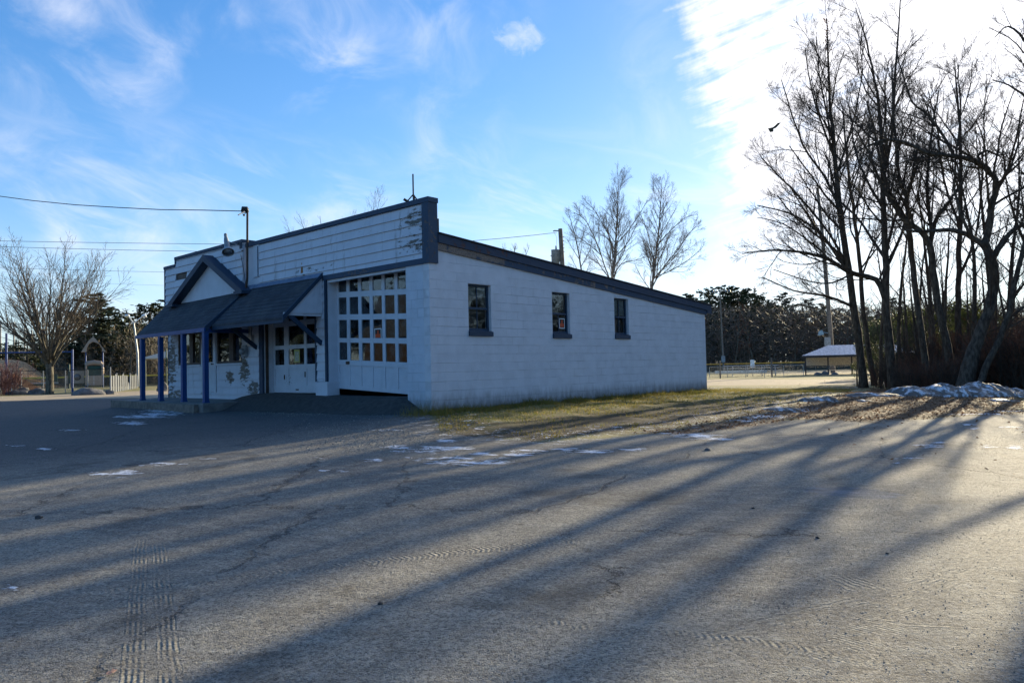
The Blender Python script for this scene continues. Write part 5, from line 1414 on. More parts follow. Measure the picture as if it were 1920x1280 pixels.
# playground tower and panels
g, D, a, s = facing(175, 727)
pt = thing('play_tower', 'playground climbing tower with a tan pointed roof arch, hooded barrel and green panels', 'climbing frame', tuple(g), a)
X_ = lambda px: (px-175)/s
Z_ = lambda py: (727-py)/s
for px, t in ((163, 655), (191, 655)):
    MB().tube([(X_(px), 0, -.1), (X_(px), 0, Z_(t))], [.06]*2, 8).build('post', BLUEP, pt)
for px, t in ((136, 682), (107, 700)):
    MB().tube([(X_(px), 0.2, -.1), (X_(px), 0.2, Z_(t))], [.08]*2, 8).build('post', GREENP, pt)
def archpts():
    o = [(155.5, 660), (162, 648), (168, 638), (175, 631), (183, 641), (191, 652), (196, 660)]
    i_ = [(189.5, 659), (189, 652), (184, 644), (175, 640.5), (168, 645), (165, 652), (164, 660)]
    return o, i_
o, i_ = archpts(); ar = MB()
for y0, y1 in ((-.55, -.47), (.47, .55)):
    for q in range(6):
        A_, B_ = o[q], o[q+1]; C2, D2 = i_[6-q], i_[5-q]
        c = [(X_(A_[0]), 0, Z_(A_[1])), (X_(B_[0]), 0, Z_(B_[1])), (X_(D2[0]), 0, Z_(D2[1])), (X_(C2[0]), 0, Z_(C2[1]))]
        ar.hexa([(p[0], y0, p[2]) for p in c]+[(p[0], y1, p[2]) for p in c])
for q in (0, 1, 2, 3, 4, 5):
    A_, B_ = o[q], o[q+1]
    ar.q((X_(A_[0]), -.47, Z_(A_[1])), (X_(B_[0]), -.47, Z_(B_[1])), (X_(B_[0]), .47, Z_(B_[1])), (X_(A_[0]), .47, Z_(A_[1])))
ar.build('roof_arch', TANP, pt)
hb_ = MB(); hb_.hexa([(X_(162), -.6, Z_(722)), (X_(190.5), -.6, Z_(722)), (X_(190.5), .5, Z_(722)), (X_(162), .5, Z_(722)), (X_(162), -.6, Z_(704)), (X_(190.5), -.6, Z_(704)), (X_(190.5), .5, Z_(704)), (X_(162), .5, Z_(704))])
hb_.box(X_(162), X_(164.5), -.6, .5, Z_(704), Z_(684)); hb_.box(X_(188.5), X_(191), -.6, .5, Z_(704), Z_(684))
hb_.tube([(X_(163), -.05, Z_(684)), (X_(166), -.05, Z_(681)), (X_(176), -.05, Z_(679.5)), (X_(187), -.05, Z_(681)), (X_(190), -.05, Z_(684))], [.22, .25, .25, .25, .22], 8)
hb_.tube([(X_(191), -.2, Z_(695)), (X_(193), -.2, Z_(695))], [.38, .28], 12)
hb_.build('barrel_hood', TANP, pt)
MB().box(X_(164.6), X_(188.4), -.4, -.36, Z_(703.9), Z_(686)).build('mesh_panel', GREENP, pt)
MB().box(X_(175.5), X_(176.5), -.62, -.601, Z_(722), Z_(705)).build('seam', plain('pale_seam', (0.6, 0.55, 0.5), 0.6), pt)
pn = MB(); cx, cz = X_(149), Z_(706); r_ = 6.2/s; W2, H2 = 11.3/s, 11.5/s
ring = 24
for q in range(ring):
    t0, t1 = 2*pi*q/ring, 2*pi*(q+1)/ring
    def sq(t): m_ = max(abs(cos(t))/W2, abs(sin(t))/H2); return (cx+cos(t)/m_, cz+sin(t)/m_)
    A_, B_ = sq(t0), sq(t1); c0 = (cx+r_*cos(t0), cz+r_*sin(t0)); c1 = (cx+r_*cos(t1), cz+r_*sin(t1))
    pn.hexa([(A_[0], .15, A_[1]), (B_[0], .15, B_[1]), (c1[0], .15, c1[1]), (c0[0], .15, c0[1]), (A_[0], .22, A_[1]), (B_[0], .22, B_[1]), (c1[0], .22, c1[1]), (c0[0], .22, c0[1])])
pn.build('bubble_panel', TANP, pt)
bb = MB()
for q in range(6):
    for w_ in range(16):
        t0, t1 = q/6*pi/2, (q+1)/6*pi/2; a0, a1 = 2*pi*w_/16, 2*pi*(w_+1)/16
        f4 = lambda t, a2: (cx+r_*cos(t)*cos(a2), .16-r_*.5*sin(t), cz+r_*cos(t)*sin(a2))
        bb.q(f4(t0, a0), f4(t0, a1), f4(t1, a1), f4(t1, a0))
bb.build('bubble', plain('smoked_plastic', (0.06, 0.07, 0.09), 0.12, spec=.8), pt, True)
gb = MB(); gb.box(X_(100), X_(118), -.1, .1, Z_(718), Z_(700))
for q in range(4): gb.box(X_(100), X_(118), -.13, -.1, Z_(702+q*4.2), Z_(701+q*4.2)+.02)
gb.build('climbing_wall', GREENP, pt)
MB().box(X_(129), X_(134), .1, .2, Z_(727), Z_(703)).build('tan_panel', TANP, pt)
MB().box(X_(108), X_(136), -.05, .2, Z_(720), Z_(718.5)).build('deck_edge', M['black'], pt)

# seesaw and little rider far behind the fence
g, D, a, s = facing(58, 733, 60)
ss = thing('seesaw', 'dark seesaw with grey beam on the grass between the swing posts', 'seesaw', tuple(g), a)
MB().box(-1.9, 1.9, -.12, .12, .62, .72).build('beam', M['metal'], ss)
MB().beam((0, 0, 0), (0, 0, .62), .25).build('pivot', M['black'], ss)
MB().box(-.9, .9, -.16, .16, .45, .60).build('spring_box', GREENP, ss)
g, D, a, s = facing(14, 733, 58)
sl_ = thing('small_slide', 'small pale slide behind the purplish shrub at the left edge', 'slide', tuple(g), a)
MB().hexa([(-.3, -.3, 1.3), (.3, -.3, 1.3), (.3, .3, 1.3), (-.3, .3, 1.3), (-.32, -.3, 1.42), (.32, -.3, 1.42), (.32, .3, 1.42), (-.32, .3, 1.42)]).build('platform', TANP, sl_)
MB().beam((.25, 0, 1.3), (1.9, 0, .15), .5, .07, (0, 1, 0)).build('chute', plain('faded_orange', (0.45, 0.18, 0.08), .5), sl_)
for q in (-.25, .25): MB().box(q-.04, q+.04, -.25, -.17, 0, 1.9).build('post', plain('white_post', (.6, .6, .6), .6), sl_)

# chain-link fence (low) at the playground
def chainlink(name, label, P0, P1, h, npost, rail_m, post_m, mesh_alpha=.30, top=True, cat='fence'):
    P0, P1 = Vector(P0), Vector(P1)
    root = thing(name, label, cat, tuple(P0), 0)
    dv = P1-P0
    for i in range(npost):
        q = dv*(i/(npost-1)); MB().tube([(q.x, q.y, q.z-.1), (q.x, q.y, q.z+h)], [.028]*2, 6).build('post', post_m, root)
    if top: MB().tube([(0, 0, h), (dv.x, dv.y, dv.z+h)], [.022]*2, 6).build('rail', rail_m, root)
    w_ = MB(); Lf = dv.length; nd = dv.normalized(); st = max(.12, Lf/260)
    nn = int(Lf/st); hn = h/st
    z = lambda t: dv.z*t/Lf
    rad_ = .0035 if Lf < 40 else .006
    for i in range(-int(hn), nn):
        for sg in (0, 1):
            t0 = i*st; t1 = t0+h; z0, z1 = (.05, h) if sg == 0 else (h, .05)
            if t0 < 0: z0 += (z1-z0)*(-t0/(t1-t0)); t0 = 0
            if t1 > Lf: z1 -= (z1-z0)*((t1-Lf)/(t1-t0)); t1 = Lf
            w_.tube([tuple(nd*t0+Vector((0, 0, z0))), tuple(nd*t1+Vector((0, 0, z1)))], [rad_]*2, 3, cap=False)
    w_.build('wire_mesh', WIRE, root)
    return root
A_ = onground(-40, 54); B_ = onground(207, 52)
chainlink('chain_link_fence', 'low chain-link fence with a dark top rail in front of the playground', A_, B_, 1.62, 7, M['black'], M['metal'])
# slatted metal fence panels by the path
g0 = onground(207, 50); g1 = onground(256, 66)
sf = thing('slatted_fence', 'pale grey corrugated fence panels running back beside the path, left of the porch', 'fence', tuple(g0), 0)
dv = g1-g0; n = 26; gm = plain('pale_grey_slats', (0.085, 0.095, 0.11), .7, 0)
pl_ = MB()
for i in range(n):
    if i in (15, 16, 17): continue
    if i == 18: pl_.build('slat_panel', gm, sf); pl_ = MB()
    a2 = dv*(i/n); b2 = dv*((i+.93)/n); h_ = 1.15+(.10 if i % 7 == 3 else 0)
    off = Vector((dv.y, -dv.x, 0)).normalized()*(.05 if i % 2 else 0)
    a2 = a2+off; b2 = b2+off; th = Vector((dv.y, -dv.x, 0)).normalized()*.02
    pl_.hexa([a2, b2, b2+th, a2+th, a2+Vector((0, 0, h_)), b2+Vector((0, 0, h_)), b2+th+Vector((0, 0, h_)), a2+th+Vector((0, 0, h_))])
pl_.build('slat_panel', gm, sf)
for i in (0, 5, 11, 18, 25):
    q = dv*(i/n); MB().tube([(q.x, q.y, -.1), (q.x, q.y, 1.35)], [.04]*2, 6).build('post', M['metal'], sf)
MB().tube([(0, 0, -.1), (0, 0, 1.75)], [.035]*2, 6).build('post', M['metal'], sf)
mb = MB()
for q in range(10):
    t0, t1 = pi*q/10, pi*(q+1)/10; mid = dv*(16.5/n); e = dv.normalized()*.55; 
    A2 = mid+e*cos(t0)+Vector((0, 0, .62*sin(t0))); B2 = mid+e*cos(t1)+Vector((0, 0, .62*sin(t1)))
    mb.q(mid+e*cos(t0), mid+e*cos(t1), B2, A2)
mb.build('arched_panel', gm, sf)

# double-headed lamp post
g, D, a, s = facing(259, 712, 74)
lp = thing('street_lamp', 'tall pale lamp post with two white heads on a forked bracket beside the porch', 'street lamp', tuple(g), a)
zt_ = (g.z-CAMP.z); 
hz_ = lambda py: (706-py)/s+1.15
WH = plain('white_lamp', (0.78, 0.78, 0.76), .4, var=.05)
MB().tube([(0, 0, 0), (-.05, 0, hz_(665)), (-.30, 0, hz_(620)), (-.38, 0, hz_(607))], [.13, .11, .085, .07], 10).build('pole', M['metal'], lp)
for sg, ex in ((-1, -.85), (1, .45)):
    t = MB(); t.tube([(-.38, 0, hz_(609)), (-.38+(ex+.38)*.6, 0, hz_(600)), (ex, 0, hz_(595.5))], [.055]*3, 8); t.build('arm', WH, lp)
    t = MB(); t.tube([(ex-.12*sg, 0, hz_(595)), (ex, 0, hz_(594.5)), (ex+.22*sg, 0, hz_(594.5)), (ex+.32*sg, 0, hz_(597))], [.06, .14, .15, .05], 10); t.build('lamp_head', WH, lp, True)

# sun shade canopy
g, D, a, s = facing(300, 722, 68)
tn = thing('shade_canopy', 'beige pyramid shade canopy on dark green poles seen between the left porch posts', 'canopy', tuple(g), a)
Xc = lambda px: (px-300)/s
Zc = lambda py: (700-py)/s+1.15
TN = plain('beige_fabric', (0.50, 0.43, 0.33), .8, var=.06)
ap = (Xc(340), 2.2, Zc(646)); cr_ = [(Xc(266), 0, Zc(669)), (Xc(372), 0, Zc(667)), (Xc(380), 4.6, Zc(667)), (Xc(274), 4.6, Zc(668))]
t = MB()
for i in range(4): t.q(cr_[i], cr_[(i+1) % 4], ap); t.q(cr_[i], cr_[(i+1) % 4], Vector(cr_[(i+1) % 4])-Vector((0, 0, .08)), Vector(cr_[i])-Vector((0, 0, .08)))
t.build('fabric_roof', TN, tn)
for q in cr_+[(Xc(311), 0, Zc(651))]:
    MB().tube([(q[0], q[1], -.2), (q[0], q[1], q[2])], [.06]*2, 8).build('pole', GREENP, tn)

# low yellow-topped ball field fence beyond
def raised_fence(name, label, A_, B_, h, capm, meshm, npost):
    dv = B_-A_; r = thing(name, label, 'fence', tuple(A_), 0)
    nn_ = Vector((dv.y, -dv.x, 0)).normalized()*.06
    def strip(z0, z1, m_, nm):
        t = MB(); K = 30
        for i in range(K):
            p = dv*(i/K); q = dv*((i+1)/K)
            za = tz(A_.x+p.x, A_.y+p.y)-A_.z; zb = tz(A_.x+q.x, A_.y+q.y)-A_.z
            p = Vector((p.x, p.y, za)); q = Vector((q.x, q.y, zb))
            t.hexa([p+Vector((0, 0, z0)), q+Vector((0, 0, z0)), q+nn_+Vector((0, 0, z0)), p+nn_+Vector((0, 0, z0)), p+Vector((0, 0, z1)), q+Vector((0, 0, z1)), q+nn_+Vector((0, 0, z1)), p+nn_+Vector((0, 0, z1))])
        t.build(nm, m_, r)
    strip(h-.16, h, capm, 'top_guard'); strip(0, h-.161, meshm, 'mesh')
    for i in range(npost):
        q = dv*(i/(npost-1)); z0 = tz(A_.x+q.x, A_.y+q.y)-A_.z
        MB().tube([(q.x, q.y, z0-.2), (q.x, q.y, z0+h+.05)], [.04]*2, 6).build('post', M['metal'], r)
    return r
YEL = plain('yellow_guard', (0.62, 0.42, 0.06), .5, var=.1); ORG = plain('orange_guard', (0.80, 0.36, 0.05), .5, var=.1)
MSH, k = mat('fence_mesh_windscreen'); P = k.obj()
pb = k.n('ShaderNodeBsdfPrincipled', {'Base Color': (0.05, 0.055, 0.045, 1), 'Roughness': .9}); tr_ = k.n('ShaderNodeBsdfTransparent')
k.n('ShaderNodeOutputMaterial', {'Surface': k.n('ShaderNodeMixShader', {0: .55, 1: tr_, 2: pb})})
raised_fence('field_fence', 'long low field fence with an orange-yellow guard along its top, far behind the bleachers', onground(1180, 128), onground(1640, 112), 1.35, ORG, MSH, 24)
raised_fence('field_fence', 'low fence with a yellow guard along its top, behind the playground', onground(-60, 80), onground(360, 78), 1.2, YEL, MSH, 16)

# ------------------------------------------------------------------ ball field side
g, D, a, s = facing(1405, 705)
bl = thing('bleachers', 'low empty aluminium bleachers standing on the grass right of the garage', 'bleachers', tuple(g), a)
ALU = plain('aluminium', (0.50, 0.52, 0.55), .4, .6)
Xb = lambda px: (px-1405)/s
for i, (y, z, x0, x1) in enumerate(((0, .36, 1343, 1478), (.7, .62, 1352, 1466), (1.4, .88, 1355, 1462), (2.05, 1.14, 1358, 1458))):
    MB().box(Xb(x0), Xb(x1), y-.14, y+.14, z-.035, z).build('bench_plank', ALU, bl)
    if i: MB().box(Xb(x0), Xb(x1), y-.55, y-.3, z-.33, z-.30).build('foot_plank', ALU, bl)
MB().box(Xb(1343), Xb(1436), -.20, -.17, .34, .66).build('front_board', ALU, bl)
for px in (1352, 1375, 1402, 1428, 1452):
    f_ = MB(); x = Xb(px); f_.beam((x, -.1, .3), (x, 2.2, 1.1), .05); f_.beam((x, -.1, 0), (x, -.1, .33), .05); f_.beam((x, .7, 0), (x, .7, .6), .05); f_.beam((x, 1.4, 0), (x, 1.4, .85), .05); f_.beam((x, 2.05, 0), (x, 2.05, 1.12), .05); f_.beam((x, 0, .03), (x, 2.05, .03), .05); f_.beam((x, .1, .05), (x, 1.4, .8), .04)
    f_.build('frame', M['metal'], bl)
# backstop-ish posts and fence by the bleachers
for px, t, lb in ((1350, 669, 'slim grey post behind the left end of the bleachers'), (1447, 663, 'slim grey post behind the right end of the bleachers')):
    g2, D2, a2, s2 = facing(px, 698, 72)
    p_ = MB(); p_.tube([(0, 0, -.2), (0, 0, (699-t)/s2), (0, 0, (699-t)/s2+.05)], [.07, .07, .03], 8); o_ = p_.build('fence_post', M['wood'], None, False, tuple(g2)); tag(o_, lb, 'post')
g2, D2, a2, s2 = facing(1411, 695, 80)
sg_ = thing('field_sign', 'small white square sign standing behind the bleachers', 'sign', tuple(g2), a2)
MB().box(-.22, .22, -.02, 0, .95, 1.75).build('panel', plain('white_sign', (0.75, 0.75, 0.75), .5), sg_); MB().box(-.03, .03, 0.001, .04, 0, 1.7).build('post', M['metal'], sg_)
chainlink('chain_link_fence', 'chain-link fence running along the ball field behind the bleachers', onground(1330, 75), onground(1506, 71), 1.1, 6, M['metal'], M['metal'])

g, D, a, s = facing(1512, 703)
du = thing('dugout', 'open dugout shed with a low ribbed grey roof, half hidden by the trees', 'dugout', tuple(g), a)
Xd = lambda px: (px-1512)/s
Zd = lambda py: (703-py)/s
RF = plain('grey_roof_sheet', (0.60, 0.57, 0.58), .45, .3)
e0, e1, rz0, rz1 = Xd(1504), Xd(1700), Zd(667), Zd(648)
rf = MB(); rf.q((e0, -.4, rz0), (e1, -.4, rz0), (Xd(1660), 2.0, rz1), (Xd(1552), 2.0, rz1)); rf.q((e0, 4.4, rz0), (Xd(1552), 2.0, rz1), (Xd(1660), 2.0, rz1), (e1, 4.4, rz0)); rf.q((e0, -.4, rz0), (Xd(1552), 2.0, rz1), (e0, 4.4, rz0)); rf.q((e1, -.4, rz0), (e1, 4.4, rz0), (Xd(1660), 2.0, rz1))
for i in range(22):
    t = (i+.5)/22; x0 = e0+(e1-e0)*t; x1 = max(Xd(1552), min(Xd(1660), x0)); fr_ = 1.0 if Xd(1552) < x0 < Xd(1660) else (x0-e0)/(Xd(1552)-e0) if x0 < Xd(1552) else (e1-x0)/(e1-Xd(1660))
    rf.beam((x0, -.4, rz0+.02), (x0, -.4+2.4*fr_, rz0+(rz1-rz0)*fr_+.02), .04)
rf.build('roof', RF, du)
MB().box(e0, e1, -.43, -.40, rz0-.22, rz0+.02).build('roof_edge', M['brown'], du)
for x in (Xd(1511), Xd(1550), Xd(1590), Xd(1630), Xd(1670)):
    MB().box(x-.07, x+.07, -.25, -.11, -.1, rz0-.2).build('post', M['brown'], du)
MB().box(Xd(1512), Xd(1695), 4.0, 4.1, .95, rz0-.2).build('back_wall', plain('pale_boarding', (0.42, 0.41, 0.39), .8), du)
MB().box(Xd(1550), Xd(1690), 2.6, 3.0, .42, .47).build('bench', plain('pale_bench_top', (0.7, 0.7, 0.68), .6), du)
w_ = MB(); st = .16
for i in range(int((Xd(1695)-Xd(1512))/st)+14):
    x = Xd(1512)+(i-14)*st; h_ = rz0-.25
    for sgn in (0, 1):
        x0, x1 = x, x+h_; z0, z1 = (0, h_) if sgn == 0 else (h_, 0)
        if x0 < Xd(1512): z0 += (z1-z0)*(Xd(1512)-x0)/(x1-x0); x0 = Xd(1512)
        if x1 > x0: w_.tube([(x0, -.3, z0), (x1, -.3, z1)], [.006]*2, 3, cap=False)
w_.build('wire_mesh', WIRE, du)

# light pole with grey cabinet
g, D, a, s = facing(1561, 699)
up_ = thing('light_pole', 'tall weathered wooden pole with a grey cabinet and small floodlight, by the dugout', 'pole', tuple(g), a)
Zl = lambda py: (699-py)/s
Xl = lambda px: (px-1561)/s
MB().tube([(Xl(1562), 0, -.2), (Xl(1560), 0, Zl(620)), (Xl(1556), 0, Zl(520)), (Xl(1552), 0, Zl(430)), (Xl(1547), 0, Zl(348))], [.28, .26, .23, .20, .16], 10).build('pole', M['wood'], up_)
MB().box(Xl(1549), Xl(1560), -.62, -.32, Zl(660), Zl(632)).build('cabinet', M['greybox'], up_)
MB().tube([(Xl(1555), -.45, -.1), (Xl(1555), -.45, Zl(660))], [.06]*2, 6).build('conduit', M['metal'], up_)
fl = MB(); fl.hexa([(Xl(1538), -.5, Zl(628)), (Xl(1549), -.5, Zl(627)), (Xl(1549), -.2, Zl(627)), (Xl(1538), -.2, Zl(628)), (Xl(1540), -.5, Zl(620)), (Xl(1546), -.5, Zl(618)), (Xl(1546), -.2, Zl(618)), (Xl(1540), -.2, Zl(620))]); fl.beam((Xl(1546), -.3, Zl(622)), (Xl(1557), 0, Zl(624)), .06); fl.build('floodlight', plain('bluish_lamp', (0.20, 0.32, 0.40), .4), up_)
g, D, a, s = facing(1357, 688, 112)
up2 = thing('light_pole', 'thin far wooden light pole rising past the pine tops beyond the bleachers', 'pole', tuple(g), a)
zt_ = (690-535)/s
MB().tube([(0, 0, -.2), (-.1, 0, zt_*.5), (-.2, 0, zt_)], [.16, .13, .10], 8).build('pole', M['wood'], up2)
MB().box(-.2-1.0, -.2+1.6, -.06, .06, zt_-.25, zt_-.1).build('crossarm', M['wood'], up2)
for q in (-1.0, -.5, .9, 1.4): MB().tube([(q-.2, 0, zt_), (q-.2, -.2, zt_-.35)], [.08, .22], 8).build('lamp', M['greybox'], up2)
MB().box(-.3, .25, -.4, -.15, (690-671)/s, (690-659)/s).build('cabinet', M['greybox'], up2)

# far utility poles on the left
for i, (px, t, D) in enumerate(((26, 590, 190), (46, 600, 200), (60, 607, 210), (35, 625, 205), (1, 588, 185))):
    g2, D2, a2, s2 = facing(px, 700, D)
    hgt = (704-t)/s2
    r_ = thing('utility_pole', ['tall pale utility pole at the far left with a crossarm, behind the swing frame', 'slender utility pole third from the left edge, before the dark hill', 'utility pole nearest the vase-shaped tree on the far hill side', 'short utility pole between two taller ones at far left', 'utility pole cut by the left edge of the photo'][i], 'pole', tuple(g2), a2)
    MB().tube([(0, 0, -.2), (0, 0, hgt)], [.24, .16], 6).build('pole', plain('pale_pole', (0.30, 0.28, 0.25), .9), r_)
    if i in (0, 4): MB().box(-1.6, 1.4, -.08, .08, hgt-.7, hgt-.5).build('crossarm', M['wood'], r_)

# utility pole with transformer behind the garage
D = 44
top = at(1050.5, 429, D)
gz = tz(top.x, top.y)
ut = thing('utility_pole', 'grey wooden utility pole carrying a can transformer, rising behind the garage roof', 'pole', (top.x, top.y, gz), math.atan2(top.y-CAMP.y, top.x-CAMP.x)-pi/2)
s = F/D
hh = top.z-gz
MB().tube([(0.35, 0, -.2), (.1, 0, hh-3), (0, 0, hh)], [.17, .145, .125], 12).build('pole', M['wood'], ut)
z0 = hh-(497-429)/s; z1 = hh-(470-429)/s
tf = MB(); tf.tube([(-.33, -.05, z0-.2), (-.33, -.05, z1), (-.33, -.05, z1+.04), (-.33, -.05, z1+.05)], [.24, .24, .26, .10], 18)
tf.tube([(-.28, -.1, z1), (-.28, -.1, z1+.28)], [.06, .04], 8); tf.tube([(-.50, -.05, z1-.3), (-.62, -.05, z1-.3)], [.04, .03], 6); tf.box(-.12, .0, -.06, .06, z0+.2, z1-.1)
tf.build('transformer', M['greybox'], ut, True)
iz = MB(); iz.tube([(-.1, 0, hh-.12), (-.34, 0, hh-.10), (-.44, 0, hh-.12)], [.03, .035, .02], 6); iz.tube([(-.4, 0, hh-.13), (-.22, 0, hh-.5), (-.25, -.1, z1+.25)], [.008]*3, 4); iz.build('insulator', M['black'], ut)
kb_ = MB()
for q in range(5): kb_.tube([(.1, 0, hh-.5-q*.22), (.22, -.02, hh-.5-q*.22)], [.02, .02], 5)
kb_.build('pole_steps', M['rustmetal'], ut)

def wire(label, pts, rad=.012, name='overhead_wire', m_=None, group=None):
    o = MB().tube(pts, [rad]*len(pts), 5).build(name, m_ or M['black'])
    return tag(o, label, 'wire', group)
def sagged(p, q, sag, n=18):
    return [tuple(Vector(p).lerp(Vector(q), i/n)-Vector((0, 0, 4*sag*(i/n)*(1-i/n)))) for i in range(n+1)]
A_ = Vector((-.24, 7.95, 5.27)); 
B_ = at(-60, 362, 30)
B2 = A_+(B_-A_)*1.6
# service drop: fit through the visible sag
drop = [A_+Vector((0, .0, -.02)), at(460, 396, 24.0), at(440, 395.5, 24.3), at(380, 394, 25), at(300, 393, 26), at(220, 389, 27), at(140, 384, 28), at(60, 376, 29), at(0, 368, 30), at(-80, 356, 31.5)]
wire('twisted black service wire running left from the mast at the step of the garage front', [tuple(p) for p in drop], .016)
dp = MB(); dp.tube([tuple(at(452, 395.5, 24.1)), tuple(at(457, 399, 24)), tuple(at(462, 398.5, 23.8)), tuple(at(466, 391, 23.6))], [.012, .014, .012, .01], 5); dp.tube([tuple(at(456, 403, 24)), tuple(at(459, 404, 24))], [.03, .03], 6); dp.tube([tuple(at(452, 396, 24.1)), tuple(at(457, 403, 24)), tuple(at(464, 397, 23.8)), tuple(at(466, 391, 23.6))], [.01]*4, 4)
tag(dp.build('drop_loops', M['black']), 'small tangle of loops where the service wire meets the mast head', 'wire')
for (x0, y0, x1, y1, lb, r_) in ((-60, 450.5, 700, 459, 'upper of the two parallel wires passing left behind the garage front', .018), (-60, 460.5, 700, 474, 'lower of the two parallel wires passing left behind the garage front', .018), (-60, 500, 700, 514, 'thin wire crossing the fan tree crown below the parallel pair', .012), (-60, 520, 700, 541, 'faintest and lowest wire at left, just above the pine tops', .007)):
    D0 = 62; pts = []
    for i in range(21):
        t = i/20; pts.append(tuple(at(x0+(x1-x0)*t, y0+(y1-y0)*(1-(1-t)**1.9), D0)))
    wire(lb, pts, r_)
wire('wire running from the utility pole down left behind the sloping roof', [tuple(at(1044, 436, 44)), tuple(at(1000, 441, 42)), tuple(at(940, 447, 40)), tuple(at(880, 452, 38)), tuple(at(820, 456, 36))], .014)

# ------------------------------------------------------------------ boulders
def lump(name, label, cat, c, sz, m_, rot=0, seed=0, group=None, res=20, rough=.35, kind=None, flat=.0, fs=2.2):
    mb = MB(); n1_, n2_ = res, res*2
    for i in range(n1_+1):
        th = pi*i/n1_
        for j in range(n2_):
            ph = 2*pi*j/n2_; d = Vector((sin(th)*cos(ph), sin(th)*sin(ph), cos(th)))
            w = 1+rough*mnoise.noise(d*1.3+Vector((seed*7, 0, 0)))+rough*.45*mnoise.noise(d*fs*1.6+Vector((0, seed*3, 0)))+rough*.25*mnoise.noise(d*fs*4+Vector((0, 0, seed)))
            p = Vector((d.x*sz[0]*w, d.y*sz[1]*w, max(-.3, d.z)*sz[2]*w)); p.rotate(Matrix.Rotation(rot, 3, 'Z')); mb.v.append(tuple(p))
    for i in range(n1_):
        for j in range(n2_):
            j2 = (j+1) % n2_; mb.f.append((i*n2_+j, (i+1)*n2_+j, (i+1)*n2_+j2, i*n2_+j2)); mb.mi.append(0)
    o = mb.build(name, m_, None, True, tuple(c)); tag(o, label, cat, group, kind); return o
def rock(px0, px1, py, pyt, label, seed, rough=.35, group=None):
    g, D, a, s = facing((px0+px1)/2, py)
    w = (px1-px0)/2/s; h = (py-pyt)/s
    return lump('boulder', label, 'boulder', (g.x, g.y, g.z), (w, w*.55, h), M['rock'], a, seed, group, 14, rough)
rock(17, 60, 740, 729, 'long low dark boulder left of the vase-shaped tree', 1, .45)
rock(56, 85, 739, 727, 'pale angular boulder touching the trunk of the vase-shaped tree', 2, .5)
rock(138, 196, 740, 727, 'long smooth boulder in front of the play tower', 3, .15)
rock(196, 213, 739, 730, 'small pale boulder at the right end of the long smooth one', 4, .3)
rock(1526, 1542, 703, 698, 'leftmost and lowest of the three round boulders at the foot of the light pole', 5, .15)
rock(1540, 1554, 703, 695, 'tallest of the three round boulders at the foot of the light pole', 6, .12)
rock(1558, 1572, 703, 698, 'round boulder just right of the light pole', 7, .12)
rock(293, 315, 733, 716, 'grey boulder seen between the second porch post and the garage corner', 8, .25)

# ------------------------------------------------------------------ ploughed snow heaps
def heap(pxs, py, top, label, seed, depth=1.2, rough=.8):
    g0 = gp(pxs[0], py); g1 = gp(pxs[1], py); c = (g0+g1)/2; dv = g1-g0
    D = (c-CAMP).dot(fw); s = F/D
    Lh = dv.length; h = (py-top)/s*.82; rot = math.atan2(dv.y, dv.x)
    mb = MB(); nu, nv = max(30, int(Lh/.09)), 26
    for i in range(nu+1):
        for j in range(nv+1):
            u = i/nu; v = j/nv
            x = (u-.5)*Lh*1.05; y = (v-.5)*depth
            e = max(0, 1-abs(2*u-1)**3.0)*max(0, 1-abs(2*v-1)**2.2)
            n_ = mnoise.noise(Vector((x*1.1, y*1.5, seed*5)))+.6*mnoise.noise(Vector((x*2.8, y*2.8, seed)))+.22*mnoise.noise(Vector((x*7, y*7, seed)))+.07*mnoise.noise(Vector((x*17, y*17, seed)))
            z = h*e**.55*(.85+rough*.55*n_)-.05*(1-e)
            p = Vector((x, y+.12*mnoise.noise(Vector((x*2, y, 9+seed))), 0)); p.rotate(Matrix.Rotation(rot, 3, 'Z'))
            gz_ = tz(c.x+p.x, c.y+p.y)-c.z
            mb.v.append((p.x, p.y, gz_+z-.03))
    for i in range(nu):
        for j in range(nv):
            a = i*(nv+1)+j; mb.f.append((a, a+nv+1, a+nv+2, a+1)); mb.mi.append(0)
    return tag(mb.build('snow_heap', M['snow'], None, True, tuple(c)), label, 'snow heap')
heap((1588, 1690), 743, 731, 'low broken ridge of old snow at the left end of the ploughed bank', 1, 1.1)
heap((1672, 1752), 742, 719, 'dirty ploughed snow heap under the wavy-trunked tree', 2, 1.5)
heap((1730, 1800), 742, 708, 'tallest dirty snow heap, in front of the forking bare tree', 3, 1.7)
heap((1796, 1890), 743, 711, 'rounded dirty snow heap in front of the thick crooked tree', 4, 1.6)
heap((1884, 1990), 742, 716, 'snow heap at the right edge under the reddish scrub', 5, 1.4)
heap((1497, 1572), 752, 737, 'small clean snow ridge at the grass edge, right of centre', 6, .8)
heap((1428, 1500), 768, 757, 'flat white snow patch piled on the grass margin', 7, .7, .5)
heap((1378, 1462), 784, 776, 'thin bright snow sheet at the edge of the lot, nearest the camera', 8, .5, .4)
for i, (x0, x1, py, t) in enumerate(((1600, 1640, 752, 745), (1850, 1920, 752, 743), (1760, 1800, 750, 744))):
    heap((x0, x1), py, t, ['small snow lump in the leaf litter below the left end of the bank', 'small snow lump below the bank near the right edge', 'small snow lump below the tallest heap'][i], 10+i, .5, .9)

